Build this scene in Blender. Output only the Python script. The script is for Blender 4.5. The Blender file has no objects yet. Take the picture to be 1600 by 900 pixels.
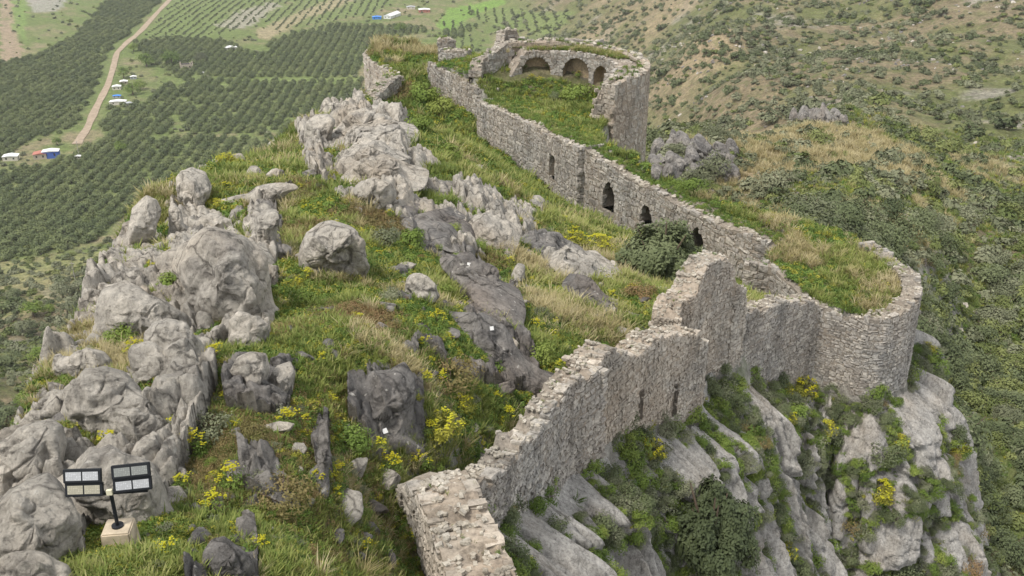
import bpy, bmesh, math, random
import numpy as np
from mathutils import Vector, Matrix, Euler

random.seed(7)
rng = np.random.default_rng(7)
S = bpy.context.scene
COL = S.collection

# ------------------------------------------------------------------ camera, sky, sun, exposure
CZ = 200.0                                   # camera height above the valley datum
PITCH = math.radians(25.0)
SP, CP = math.sin(PITCH), math.cos(PITCH)
FPX = 800.0 / math.tan(math.radians(27.5))
cam_d = bpy.data.cameras.new('camera')
cam_d.sensor_width = 36.0
cam_d.lens = 18.0 / math.tan(math.radians(27.5))
cam_d.clip_start = 0.5
cam_d.clip_end = 6000.0
cam = bpy.data.objects.new('camera', cam_d)
cam.location = (0, 0, CZ)
cam.rotation_euler = (math.pi / 2 - PITCH, 0, 0)
COL.objects.link(cam)
S.camera = cam

SUN_EL, SUN_AZ = math.radians(58), math.radians(-128)    # high sun behind thin cloud, over the left shoulder
W = bpy.data.worlds.new("World")
S.world = W
W.use_nodes = True
wn = W.node_tree.nodes
wn.clear()
wl = W.node_tree.links
sky = wn.new('ShaderNodeTexSky')
sky.sky_type = 'NISHITA'
sky.sun_disc = False
sky.sun_elevation = SUN_EL
sky.sun_rotation = SUN_AZ
sky.dust_density = 3.0
mixw = wn.new('ShaderNodeMix')
mixw.data_type = 'RGBA'
mixw.inputs[0].default_value = 0.62          # thin high cloud over the sky
mixw.inputs[7].default_value = (9.8, 9.75, 9.55, 1)
bgn = wn.new('ShaderNodeBackground')
bgn.inputs['Strength'].default_value = 0.09
outw = wn.new('ShaderNodeOutputWorld')
wl.new(sky.outputs[0], mixw.inputs[6])
wl.new(mixw.outputs[2], bgn.inputs[0])
wl.new(bgn.outputs[0], outw.inputs[0])

sd_ = bpy.data.lights.new('sun', 'SUN')
sd_.energy = 2.3
sd_.angle = math.radians(11)
sd_.color = (1.0, 0.95, 0.87)
sun = bpy.data.objects.new('sun', sd_)
sdir = Vector((math.sin(SUN_AZ) * math.cos(SUN_EL), math.cos(SUN_AZ) * math.cos(SUN_EL), math.sin(SUN_EL)))
sun.rotation_euler = sdir.to_track_quat('Z', 'Y').to_euler()
sun.location = (-30, 20, 260)
COL.objects.link(sun)
S.view_settings.view_transform = 'Standard'
S.view_settings.look = 'None'
S.view_settings.gamma = 1.0
S.view_settings.use_curve_mapping = False
S.view_settings.exposure = 0.62

# ------------------------------------------------------------------ survey helpers (bearings of the place as seen from the camera point)
def P(u, v, d):
    x = (u - 800) / FPX; y = (450 - v) / FPX
    return (d * x, d * (y * SP + CP), CZ + d * (y * CP - SP))
def PZ(u, v, z):
    y = (450 - v) / FPX
    d = z / (y * CP - SP)
    return P(u, v, d)
def zat(Y, v):
    y = (450 - v) / FPX
    return CZ + Y * (y * CP - SP) / (y * SP + CP)
def proj(x, y, z):
    z = z - CZ
    d = y * CP - z * SP
    up = y * SP + z * CP
    d = np.maximum(d, 1e-3)
    return 800 + FPX * x / d, 450 - FPX * up / d, d

# ------------------------------------------------------------------ survey of the outer walls: x, y, head height, foot height along the outer face
def W4(u, v, vb, z=None, d=None):
    """a point of a wall face: head pixel, foot pixel, head height or distance"""
    q = PZ(u, v, z) if z is not None else P(u, v, d)
    return (q[0], q[1], q[2], zat(q[1], vb))
def W2(x, y, zt, zb): return (x, y, CZ + zt, CZ + zb)
qa, qb = P(622, 752, 21.2), P(712, 930, 17.0)
WP = {}
WP['climb'] = [W4(737, 775, 860, d=22.2), W4(790, 725, 850, d=24), W4(830, 672, 815, d=26), W4(872, 640, 790, d=27.9), W4(905, 602, 745, d=29.6), W4(948, 598, 712, d=31)]
WP['buttress'] = [W4(936, 575, 700, d=31), W4(948, 545, 700, d=31.6), W4(972, 545, 685, d=32.6), W4(1000, 552, 672, d=34), W4(1050, 523, 660, d=36.3), W4(1085, 520, 660, d=37.6), W4(1104, 535, 655, d=38.6), W4(1106, 540, 640, d=39.8)]
WP['peak'] = [W4(1062, 505, 530, d=38.6), W4(1066, 470, 540, d=38.9), W4(1086, 462, 560, d=39.4), W4(1098, 432, 570, d=40), W4(1112, 412, 585, d=40.4), W4(1135, 405, 590, d=41.3), W4(1148, 420, 585, d=42), W4(1152, 448, 580, d=42.4), W4(1165, 455, 575, d=43.4), W4(1166, 485, 572, d=44)]
WP['bastion'] = [W4(1163, 492, 575, d=44.3), W4(1200, 488, 592, d=46), W4(1235, 478, 600, d=47.8), W4(1285, 477, 605, d=50), W4(1320, 492, 612, d=49.6), W2(17.6, 43.5, -22.0, -26.4), W2(18.6, 43.4, -22.25, -26.5), W2(19.8, 44.0, -22.1, -26.8), W2(20.9, 45.2, -21.8, -26.8), W2(21.6, 46.6, -21.9, -26.8), W2(22.0, 48.2, -21.9, -26.5), W2(22.1, 50.5, -22.0, -25), W2(21.9, 52.0, -22.0, -24.5), W2(21.3, 53.6, -22.0, -24)]
WP['far'] = [W4(600, 62, 110, d=112), W4(575, 74, 130, d=108.5), W4(567, 84, 138, d=105), W4(574, 93, 146, d=102.5), W4(590, 103, 147, d=100.5), W4(603, 114, 148, d=98.5), W4(612, 122, 150, d=97)]
WP['stump'] = [W4(560, 172, 178, d=90), W4(588, 156, 178, d=91.5), W4(606, 136, 176, d=93), W4(618, 122, 174, d=94.5), W4(627, 117, 168, d=96)]
g = [W4(745, 160, 218, d=88), W4(785, 176, 243, d=83), W4(825, 192, 272, d=79.5), W4(862, 212, 296, d=75.8), W4(903, 234, 330, d=72)]
gx0, gy0 = g[-1][0], g[-1][1]
g2 = [(gx0 + .05, gy0 + .5, CZ - 21.35, CZ - 26), (gx0 + .5, gy0 + .25, CZ - 21.35, CZ - 26), W4(1000, 287, 375, d=67), W4(1090, 332, 395, d=62.2), W4(1150, 362, 435, d=59.4), (15.3, 53.3, CZ - 22.1, CZ - 25.2)]
hw = [W4(668, 97, 125, d=99), W4(684, 106, 155, d=96.5), W4(705, 116, 168, d=94.5), W4(745, 136, 192, d=91.2), W4(778, 140, 190, d=90.5)]
WP['inner_walls'] = [g, g2, hw]
def s_at_u(path, u):
    """distance along a wall path at which it crosses a bearing"""
    pa = np.array(path); seg = np.hypot(*np.diff(pa[:, :2], axis=0).T); S_ = np.r_[0, np.cumsum(seg)]
    ss = np.linspace(0, S_[-1], 2000)
    uu = proj(np.interp(ss, S_, pa[:, 0]), np.interp(ss, S_, pa[:, 1]), np.interp(ss, S_, pa[:, 2]))[0]
    return float(ss[np.argmin(np.abs(uu - u))])

# ------------------------------------------------------------------ noise
def _h(ix, iy, iz, seed):
    n = (ix.astype(np.int64) * 374761393 + iy.astype(np.int64) * 668265263 + iz.astype(np.int64) * 2147483647 + seed * 1274126177) & 0xFFFFFFFF
    n = ((n ^ (n >> 13)) * 1274126177) & 0xFFFFFFFF
    n = ((n ^ (n >> 16)) * 2246822519) & 0xFFFFFFFF
    return ((n ^ (n >> 15)) & 0xFFFFFF) / float(0xFFFFFF)
def vnoise(x, y, z=None, seed=0):
    x = np.asarray(x, float); y = np.asarray(y, float)
    z = np.zeros_like(x) if z is None else np.asarray(z, float)
    ix, iy, iz = np.floor(x), np.floor(y), np.floor(z)
    fx, fy, fz = x - ix, y - iy, z - iz
    fx = fx * fx * (3 - 2 * fx); fy = fy * fy * (3 - 2 * fy); fz = fz * fz * (3 - 2 * fz)
    r = 0
    for a in (0, 1):
        wa = fx if a else 1 - fx
        for b in (0, 1):
            wb = fy if b else 1 - fy
            for c in (0, 1):
                wc = fz if c else 1 - fz
                r = r + wa * wb * wc * _h(ix + a, iy + b, iz + c, seed)
    return r * 2 - 1
def fbm(x, y, z=None, seed=0, oct=4, ridged=False):
    r = 0; a = 1.0; t = 0; f = 1.0
    for k in range(oct):
        n = vnoise(np.asarray(x) * f + 17.3 * k, np.asarray(y) * f + 5.1 * k, None if z is None else np.asarray(z) * f, seed + k)
        if ridged: n = 1 - 2 * np.abs(n)
        r = r + a * n; t += a; a *= 0.5; f *= 2.03
    return r / t
def smooth(a, b, x):
    t = np.clip((x - a) / (b - a), 0, 1)
    return t * t * (3 - 2 * t)
def inpoly(px, py, poly):
    px = np.asarray(px); r = np.zeros(px.shape, bool)
    n = len(poly)
    for i in range(n):
        x1, y1 = poly[i][:2]; x2, y2 = poly[(i + 1) % n][:2]
        if y1 == y2: continue
        c = ((y1 > py) != (y2 > py)) & (px < (x2 - x1) * (py - y1) / (y2 - y1) + x1)
        r ^= c
    return r

# ------------------------------------------------------------------ terrain heights
class TPS:
    def __init__(s, pts, vals, lam=0.0):
        s.p = np.array(pts, float); n = len(s.p)
        K = s.k(((s.p[:, None] - s.p[None]) ** 2).sum(-1)) + lam * np.eye(n)
        A = np.zeros((n + 3, n + 3)); A[:n, :n] = K
        A[:n, n] = 1; A[:n, n + 1:] = s.p; A[n, :n] = 1; A[n + 1:, :n] = s.p.T
        s.w = np.linalg.solve(A, np.r_[np.array(vals, float), 0, 0, 0])
    @staticmethod
    def k(r2): return 0.5 * r2 * np.log(r2 + 1e-9)
    def __call__(s, q):
        q = np.asarray(q, float); o = np.empty(len(q)); n = len(s.p)
        for i in range(0, len(q), 20000):
            c = q[i:i + 20000]
            r2 = (c[:, 0:1] - s.p[None, :, 0]) ** 2 + (c[:, 1:2] - s.p[None, :, 1]) ** 2
            o[i:i + 20000] = s.k(r2) @ s.w[:n] + s.w[n] + c @ s.w[n + 1:]
        return o

# the ridge top (pixel, distance)
RP = [(185, 850, 14.6), (60, 880, 14.6), (0, 700, 18.5), (100, 600, 21.5), (160, 500, 27), (215, 400, 36), (300, 350, 42), (400, 850, 15.8), (500, 900, 16), (330, 760, 17.8),
      (500, 750, 18.9), (300, 560, 23.5), (600, 600, 24.2), (400, 600, 22), (340, 480, 29), (450, 480, 29.5), (370, 380, 37), (330, 300, 45), (440, 370, 38), (550, 450, 31.5), (640, 760, 22.4), (600, 830, 20.6), (570, 900, 17.8), (610, 900, 18.6),
      (700, 680, 24.3), (700, 500, 30.5), (850, 520, 35), (780, 600, 29.3), (880, 560, 32.3), (950, 470, 42), (1040, 500, 40.5), (540, 340, 42), (600, 330, 44), (700, 350, 46), (800, 330, 56), (850, 400, 50),
      (750, 430, 40), (650, 250, 60), (430, 250, 60), (520, 260, 56), (550, 200, 68), (760, 250, 72), (670, 150, 97), (1000, 420, 57), (900, 350, 66), (840, 300, 74), (1100, 450, 53), (1130, 470, 49), (1190, 465, 55.5),
      (600, 75, 108), (650, 90, 106), (490, 230, 66)]
rp = [P(*a) for a in RP]
for k, dz in (('climb', .75), ('buttress', 1.0)):
    for q in WP[k][:-1]: rp.append((q[0] - 1.35, q[1] + .55, q[2] - dz))
rp += [(0, 4, 191.6), (-8, 6, 191.4), (8, 4, 190), (0, -20, 194), (-14, -10, 192), (14, -20, 190)]
for pth in WP['inner_walls']:
    pa = np.array(pth); dd_ = np.gradient(pa[:, :2], axis=0); dd_ /= np.linalg.norm(dd_, axis=1)[:, None] + 1e-9
    for q, t_ in zip(pa, dd_):
        if q[0] > 14.5 or (q[3] < 174.2 and q[1] > 69.6 and q[1] < 70.5): continue
        rp.append((q[0] + t_[1] * .6, q[1] - t_[0] * .6, q[3] + .15))
rp += [P(600, 182, 89), P(570, 187, 85), P(620, 178, 92), P(640, 175, 93)]
rtps = TPS([(a[0] / 10, a[1] / 10) for a in rp], [a[2] for a in rp], 0.0006)
# terraces that stand on masonry: floor heights and outline
tp = [(3, 82, 177.9), (6, 76, 177.9), (-1, 84, 177.9), (3, 90, 177.7), (8, 84, 177.8), (6.6, 72.5, 178.6), (5.2, 71, 178.6), (9.5, 69, 178.4), (9, 64, 178.2), (12, 63.5, 178.1), (15.5, 59, 178.0), (12.5, 58.5, 178), (17, 55, 177.9), (17, 48, 177.9), (20, 50, 177.8), (19, 45.5, 177.7),
      (0, 96, 180.5), (6, 97, 180), (-4, 101, 178.8), (-6, 96, 178.9), (-2.6, 90, 178.3), (12, 88, 178), (14.8, 52.5, 177.9), (20, 58, 177.2)]
ttps = TPS([(a[0] / 10, a[1] / 10) for a in tp], [a[2] for a in tp], 0.0006)
G0, G1, G2 = (-3.1, 86.8), P(905, 235, 72)[:2], (15.4, 52.9)
TERR = [(G0[0] + 1.6, G0[1] + .6), (G1[0] + 1.5, G1[1] + 1.0), (G2[0] + 1.2, G2[1] + 1.3), (14.4, 51.4), (15.9, 46.0), (16.2, 44.6), (18.4, 43.2), (20.8, 44.6), (22, 47.3), (22.4, 50.5), (21.8, 53.5), (21.5, 57), (17, 64), (13, 70), (10, 76),
        (13, 82), (13, 94), (3, 99), (-5, 108), (-8.2, 98.9), (-3, 90.6)]

# outline of the ridge: x, y, foot height, slope beyond
RIDGE = [(-30, -30, 190, 2.5), (-16, 2, 190, 3.4)]
for u, v, d in [(0, 690, 18.3), (70, 585, 22), (135, 500, 28), (185, 410, 36), (195, 360, 41), (265, 290, 47), (345, 250, 56), (415, 226, 64), (470, 205, 72), (520, 172, 80), (552, 162, 88)]:
    a = P(u, v, d); RIDGE.append((a[0] - 0.1, a[1], a[2] - .8, 3.4))
def inward(path, k=.45, slope=1.9, drop=0.0):
    pa = np.array(path); d = np.gradient(pa[:, :2], axis=0); d /= np.linalg.norm(d, axis=1)[:, None]
    n = np.c_[d[:, 1], -d[:, 0]]; q = pa[:, :2] - n * k
    return [(x, y, z - drop, slope) for (x, y), z in zip(q, pa[:, 3])]
far = inward(WP['far'], .5, 1.5, .3)
RIDGE += far[::-1][1:]
RIDGE += [(-13, 114, 176, 1.2), (-6, 112, 177, 1.0), (-3, 100, 175, 1.0), (3.2, 95.2, 171.5, .9), (8.6, 93, 171.5, .7), (11, 87.3, 171.5, 1), (10.2, 82.5, 172, 1.2), (7.6, 79.5, 174, 1.2), (6.8, 75.5, 175.5, 1.2), (7.2, 71.6, 176, 1.2), (9.8, 66.4, 176, 1.2), (11.8, 62.8, 176.2, 1.2), (14.5, 60, 176.6, 1.5), (18, 58, 176.8, 1.9), (21, 56, 177, 2.1)]
for q in inward(WP['bastion'], .5, 2.3)[::-1][:-1]: RIDGE.append((q[0], q[1], q[2], 2.3))
RIDGE += inward(WP['peak'], .45, 2.3)[::-1][:8]
RIDGE += inward(WP['buttress'], .45, 2.3)[::-1][1:-1]
RIDGE += inward(WP['climb'], .45, 2.1)[::-1][1:]
RIDGE += [(-1.15, 17.2, 184.0, 1.9), (-.7, 15, 184, 1.9), (.2, 12, 185, 1.9), (6, 4, 186, 1.6), (30, -30, 186, 1.4)]
def ridge_sd(x, y):
    """signed distance to the ridge outline (positive outside) with foot height and slope of the nearest edge"""
    n = len(RIDGE); best = np.full(x.shape, 1e9); st = np.zeros(x.shape); sl = np.zeros(x.shape)
    for i in range(n):
        a = RIDGE[i]; b = RIDGE[(i + 1) % n]
        dx, dy = b[0] - a[0], b[1] - a[1]
        t = np.clip(((x - a[0]) * dx + (y - a[1]) * dy) / (dx * dx + dy * dy + 1e-9), 0, 1)
        dd = np.hypot(x - a[0] - t * dx, y - a[1] - t * dy)
        m = dd < best
        best = np.where(m, dd, best)
        st = np.where(m, a[2] + t * (b[2] - a[2]), st)
        sl = np.where(m, a[3] + t * (b[3] - a[3]), sl)
    ins = inpoly(x, y, RIDGE)
    return np.where(ins, -best, best), st, sl

BP = []   # land around the ridge: pixel, distance
for u, v, d in [(1250, 335, 80), (1450, 400, 92), (1400, 300, 120), (1080, 250, 118), (1030, 235, 125), (1100, 213, 142), (1250, 200, 172), (1180, 230, 150), (1330, 220, 165), (1450, 270, 150), (1550, 350, 130), (1500, 550, 95), (1600, 600, 90), (1480, 700, 76), (1550, 850, 68),
                (1700, 700, 85), (1700, 400, 120), (1600, 900, 64), (1500, 960, 58), (1300, 170, 200), (1350, 175, 215), (1200, 150, 330), (1300, 130, 320), (1100, 50, 460), (1000, 10, 830), (1300, 10, 560), (1590, 10, 460), (1590, 150, 290), (1500, 220, 220), (1590, 290, 175), (1450, 200, 240), (1400, 100, 380), (1200, 90, 420),
                (1050, 150, 420), (1030, 100, 610), (1750, 200, 240), (1800, 50, 420), (1060, 195, 300), (900, 40, 930), (980, 60, 760), (1150, -80, 800), (1500, -100, 620), (850, -60, 1300), (1000, -90, 1100), (1800, -150, 700)]:
    a = P(u, v, d); BP.append((a[0], a[1], a[2]))
for u, v in [(760, 30), (700, 60), (700, 0), (500, 0), (500, 80), (300, 0), (300, 100), (100, 0), (0, 0), (0, 100), (150, 200), (300, 200), (450, 200), (0, 200), (100, 300), (250, 300), (0, 350), (120, 380), (0, 410), (-150, 100), (-150, 300), (-100, -100), (200, -100), (500, -100), (750, -90), (900, -110)]:
    a = PZ(u, v, -196); BP.append((a[0], a[1], 4.0 + (3 if v > 300 else 0)))
for u, v, d in [(60, 450, 400), (130, 480, 370), (60, 520, 345), (110, 560, 300), (60, 600, 275), (20, 640, 235), (-80, 600, 280), (-80, 450, 420), (-100, 750, 200)]:
    a = P(u, v, d); BP.append(a)
for x, y, z in [(0, 0, 110), (30, 10, 140), (-30, 10, 120), (-60, 60, 75), (-80, 120, 40), (-60, 200, 14), (0, 150, 140), (0, 250, 80), (0, 400, 30), (-50, 400, 6), (60, 250, 105), (50, 300, 85), (40, 40, 150), (20, 105, 158), (22, 92, 162), (24, 66, 171.5), (20, 75, 169), (19, 62, 173.5), (24, 60.5, 170), (14, 72, 170.5), (15, 80, 167.5), (14, 65, 174), (31, 70, 165), (27, 57, 167), (38, 80, 161), (26, 88, 165.5), (16, 36, 138), (22, 37, 142), (10, 29, 138), (26, 43, 154), (4, 18, 140), (20, 41, 146), (30, 53, 162), (36, 60, 160), (-30, 60, 120), (-30, 100, 110), (-40, 150, 60), (0, 125, 150),
                (30, 48, 158), (33, 42, 154), (60, 50, 140), (0, -60, 90), (80, -40, 100), (-80, -40, 70)]:
    BP.append((x, y, z))
def lp(x, y):
    r = np.hypot(x, y + 12)
    return np.stack([np.arctan2(x, y + 12) * 3.0, np.log(r + 1)], -1)
bpn = np.array(BP)
btps = TPS(lp(bpn[:, 0], bpn[:, 1]), bpn[:, 2], 0.004)

def base_h(x, y):
    x = np.asarray(x, float); y = np.asarray(y, float)
    z = btps(lp(x, y))
    z = np.where(z < 6, 4 + (z - 4) * 0.15, z)
    z = np.maximum(z, 2.0)
    hill = smooth(8, 40, z)
    r = np.hypot(x, y)
    z = z + hill * (fbm(x / 45, y / 45, seed=3, oct=5) * np.clip(r / 60, 0.2, 6.0) + fbm(x / 9, y / 9, seed=5, oct=3) * np.clip(r / 250, .15, 1.2))
    z = z + (1 - hill) * fbm(x / 120, y / 120, seed=9, oct=3) * 1.2
    return z
def height(x, y):
    x = np.asarray(x, float).ravel(); y = np.asarray(y, float).ravel()
    z = base_h(x, y)
    near = (np.abs(x) < 130) & (y < 220) & (y > -80)
    if near.any():
        xs, ys = x[near], y[near]
        sd, st, sl = ridge_sd(xs, ys)
        # project points outside back onto the rim for the rim height
        R = rtps(np.stack([xs / 10, ys / 10], -1))
        R = np.clip(R, 172, 194)
        R = np.where(inpoly(xs, ys, TERR), np.clip(ttps(np.stack([xs / 10, ys / 10], -1)), 176, 181), R)
        o = np.maximum(sd, 0)
        foot = st - sl * np.maximum(0, o - 0.45)
        w_ = smooth(0.0, 0.4, sd)
        R = R * (1 - w_) + np.minimum(foot, R) * w_ - (3.5 * smooth(.5, 2.0, sd) + 6 * smooth(2, 6, sd)) * smooth(1.95, 2.25, sl)
        # the ward beside the gallery wall lies lower than the walk on top of it
        rough = fbm(xs / 1.7, ys / 1.7, seed=21, oct=4) * 0.32 + fbm(xs / 6, ys / 6, seed=25, oct=2) * 0.45
        man = smooth(0, 1.5, np.minimum(np.hypot(xs - 3.2, ys - 83) - 9, np.hypot(xs - 17, ys - 49) - 5))
        R = R + rough * (0.25 + 0.75 * man)
        k = 1.2
        m = z[near]
        h = np.clip(0.5 + 0.5 * (R - m) / k, 0, 1)
        z[near] = m * (1 - h) + R * h + k * h * (1 - h)
    return z
def ground_hit(u, v, d0=9.0, d1=1600.0):
    ds = np.geomspace(d0, d1, 900)
    x = (u - 800) / FPX; y = (450 - v) / FPX
    X = ds * x; Y = ds * (y * SP + CP); Z = CZ + ds * (y * CP - SP)
    H = height(X, Y)
    k = np.argmax(H > Z)
    if not (H > Z).any(): k = len(ds) - 1
    return (float(X[k]), float(Y[k]), float(H[k])), float(ds[k])

# ------------------------------------------------------------------ objects, names, labels
def link(o, parent=None):
    COL.objects.link(o)
    if parent: o.parent = parent
    return o
def mesh_np(name, V, F, mats=(), smooth_=True, midx=None, attrs=None):
    """V (n,3), F list of arrays: all quads (m,4) or all tris (m,3), or a list of both"""
    me = bpy.data.meshes.new(name)
    Fs = F if isinstance(F, list) else [F]
    Fs = [np.asarray(f, np.int32) for f in Fs if len(f)]
    V = np.asarray(V, np.float32)
    me.vertices.add(len(V)); me.vertices.foreach_set('co', V.ravel())
    nl = sum(f.size for f in Fs); nf = sum(len(f) for f in Fs)
    me.loops.add(nl); me.polygons.add(nf)
    me.loops.foreach_set('vertex_index', np.concatenate([f.ravel() for f in Fs]))
    st = []; c = 0
    for f in Fs:
        st.append(c + np.arange(len(f)) * f.shape[1]); c += f.size
    me.polygons.foreach_set('loop_start', np.concatenate(st).astype(np.int32))
    if midx is not None: me.polygons.foreach_set('material_index', np.asarray(midx, np.int32))
    me.polygons.foreach_set('use_smooth', np.full(nf, smooth_, bool))
    for m in mats: me.materials.append(m)
    if attrs:
        for k, a in attrs.items():
            a = np.asarray(a, np.float32)
            if a.ndim == 1:
                at = me.attributes.new(k, 'FLOAT', 'POINT'); at.data.foreach_set('value', a)
            else:
                if a.shape[1] == 3: a = np.c_[a, np.ones(len(a))]
                at = me.attributes.new(k, 'FLOAT_COLOR', 'POINT'); at.data.foreach_set('color', a.astype(np.float32).ravel())
    me.update(calc_edges=True)
    me.validate()
    return me
def obj(name, me, parent=None, loc=None):
    o = bpy.data.objects.new(name, me)
    if loc is not None: o.location = loc
    return link(o, parent)
def tag(o, label=None, cat=None, group=None, kind=None):
    if label: o['label'] = label
    if cat: o['category'] = cat
    if group: o['group'] = group
    if kind: o['kind'] = kind
    return o
def empty(name, loc, label, cat, group=None, rz=0):
    e = bpy.data.objects.new(name, None)
    e.empty_display_size = 0.3
    e.location = loc; e.rotation_euler = (0, 0, rz)
    link(e)
    return tag(e, label, cat, group)

# ------------------------------------------------------------------ materials
def nmat(name):
    m = bpy.data.materials.new(name); m.use_nodes = True
    nt = m.node_tree; b = nt.nodes['Principled BSDF']
    b.inputs['Roughness'].default_value = 0.9
    b.inputs['Specular IOR Level'].default_value = 0.2
    return m, nt, b
def N(nt, t, **kw):
    n = nt.nodes.new(t)
    for k, v in kw.items():
        if k.startswith('i_'): n.inputs[int(k[2:])].default_value = v
        else: setattr(n, k, v)
    return n
def ramp(nt, src, stops):
    r = nt.nodes.new('ShaderNodeValToRGB')
    el = r.color_ramp.elements
    while len(el) < len(stops): el.new(0.5)
    for e, (p, c) in zip(el, stops):
        e.position = p; e.color = (c[0], c[1], c[2], 1) if not isinstance(c, (int, float)) else (c, c, c, 1)
    if src: nt.links.new(src, r.inputs[0])
    return r.outputs[0]
def noise_n(nt, co, scale, detail=4, rough=.6, dist=0):
    n = nt.nodes.new('ShaderNodeTexNoise')
    n.inputs['Scale'].default_value = scale; n.inputs['Detail'].default_value = detail
    n.inputs['Roughness'].default_value = rough; n.inputs['Distortion'].default_value = dist
    if co: nt.links.new(co, n.inputs['Vector'])
    return n.outputs[0]
def mixc(nt, f, a, b, mode='MIX'):
    n = nt.nodes.new('ShaderNodeMix'); n.data_type = 'RGBA'; n.blend_type = mode; n.clamp_factor = True
    for inp, val in ((0, f), (6, a), (7, b)):
        if isinstance(val, (int, float)): n.inputs[inp].default_value = val if inp == 0 else (val, val, val, 1)
        elif isinstance(val, tuple): n.inputs[inp].default_value = (*val[:3], 1)
        else: nt.links.new(val, n.inputs[inp])
    return n.outputs[2]
def bump(nt, b, h, strength=.5, dist=.05, prev=None):
    n = nt.nodes.new('ShaderNodeBump'); n.inputs['Strength'].default_value = strength; n.inputs['Distance'].default_value = dist
    nt.links.new(h, n.inputs['Height'])
    if prev: nt.links.new(prev, n.inputs['Normal'])
    if b: nt.links.new(n.outputs[0], b.inputs['Normal'])
    return n.outputs[0]
def geo_pos(nt): return nt.nodes.new('ShaderNodeNewGeometry').outputs['Position']
def stretch(nt, co, sc):
    m = nt.nodes.new('ShaderNodeMapping'); m.inputs['Scale'].default_value = sc
    nt.links.new(co, m.inputs[0]); return m.outputs[0]

def rock_material(name, pale, grey, dark, lichen=0.5, net=.75, warm=(0.42, 0.34, 0.25), streak=(1, 1, .35), sc=1.0):
    m, nt, b = nmat(name)
    p = geo_pos(nt)
    big = noise_n(nt, p, .55 * sc, 5, .6, .6)
    c = ramp(nt, big, [(.28, dark), (.45, grey), (.62, pale), (.8, grey)])
    w = ramp(nt, noise_n(nt, p, .23 * sc, 3), [(.5, 0), (.72, .55)])
    c = mixc(nt, w, c, warm)
    st = noise_n(nt, stretch(nt, p, streak), 2.2 * sc, 6, .65, .4)
    c = mixc(nt, .8, c, ramp(nt, st, [(.28, .42), (.45, .85), (.62, 1.08), (.8, 1.2)]), 'MULTIPLY')
    v = N(nt, 'ShaderNodeTexVoronoi', feature='DISTANCE_TO_EDGE'); v.inputs['Scale'].default_value = .7 * sc
    dm = nt.nodes.new('ShaderNodeVectorMath'); dm.operation = 'ADD'
    nz = N(nt, 'ShaderNodeTexNoise'); nz.inputs['Scale'].default_value = 1.3 * sc; nz.inputs['Detail'].default_value = 5
    nt.links.new(p, nz.inputs['Vector']); nt.links.new(p, dm.inputs[0]); nt.links.new(nz.outputs['Color'], dm.inputs[1])
    nt.links.new(dm.outputs[0], v.inputs['Vector'])
    crack = ramp(nt, v.outputs['Distance'], [(0, .2), (.018, .55), (.045, 1)])
    crack = mixc(nt, ramp(nt, noise_n(nt, p, .7, 3), [(.38, 0), (.52, 1)]), (1, 1, 1), crack)
    c = mixc(nt, net, c, crack, 'MULTIPLY')
    # white lichen spots
    v2 = N(nt, 'ShaderNodeTexVoronoi'); v2.inputs['Scale'].default_value = 4 * sc; nt.links.new(dm.outputs[0], v2.inputs['Vector'])
    sp = ramp(nt, v2.outputs['Distance'], [(.1, 1), (.2, 0)])
    lm = mixc(nt, 1.0, sp, ramp(nt, noise_n(nt, p, .9 * sc, 2), [(.52, 0), (.62, lichen)]), 'MULTIPLY')
    c = mixc(nt, lm, c, (.62, .6, .55))
    nt.links.new(c, b.inputs['Base Color'])
    fine = noise_n(nt, p, 9 * sc, 8, .7)
    n1 = bump(nt, None, st, 1.0, .22 / sc)
    n2 = bump(nt, None, crack, .8 * net, .07 / sc, n1)
    n3 = bump(nt, None, noise_n(nt, p, 4 * sc, 8, .75, .5), 1.0, .14 / sc, n2)
    bump(nt, b, fine, .8, .05 / sc, n3)
    pit = ramp(nt, noise_n(nt, p, 5.5 * sc, 9, .8, .6), [(.34, .3), (.45, .85), (.55, 1.05), (.7, 1.3)])
    c = mixc(nt, .9, c, pit, 'MULTIPLY')
    nt.links.new(c, b.inputs['Base Color'])
    return m
M = {}
M['rock'] = rock_material('limestone_rock', (.58, .535, .465), (.46, .43, .38), (.28, .26, .235))
M['rock_dark'] = rock_material('dark_weathered_limestone', (.32, .30, .275), (.21, .20, .19), (.12, .113, .11), lichen=.9, warm=(.26, .21, .17))
M['cliff'] = rock_material('cliff_limestone', (.50, .48, .45), (.40, .385, .36), (.22, .21, .195), warm=(.42, .36, .29), streak=(1.6, 1.6, .22), lichen=.3, net=.4, sc=1.7)

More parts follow.
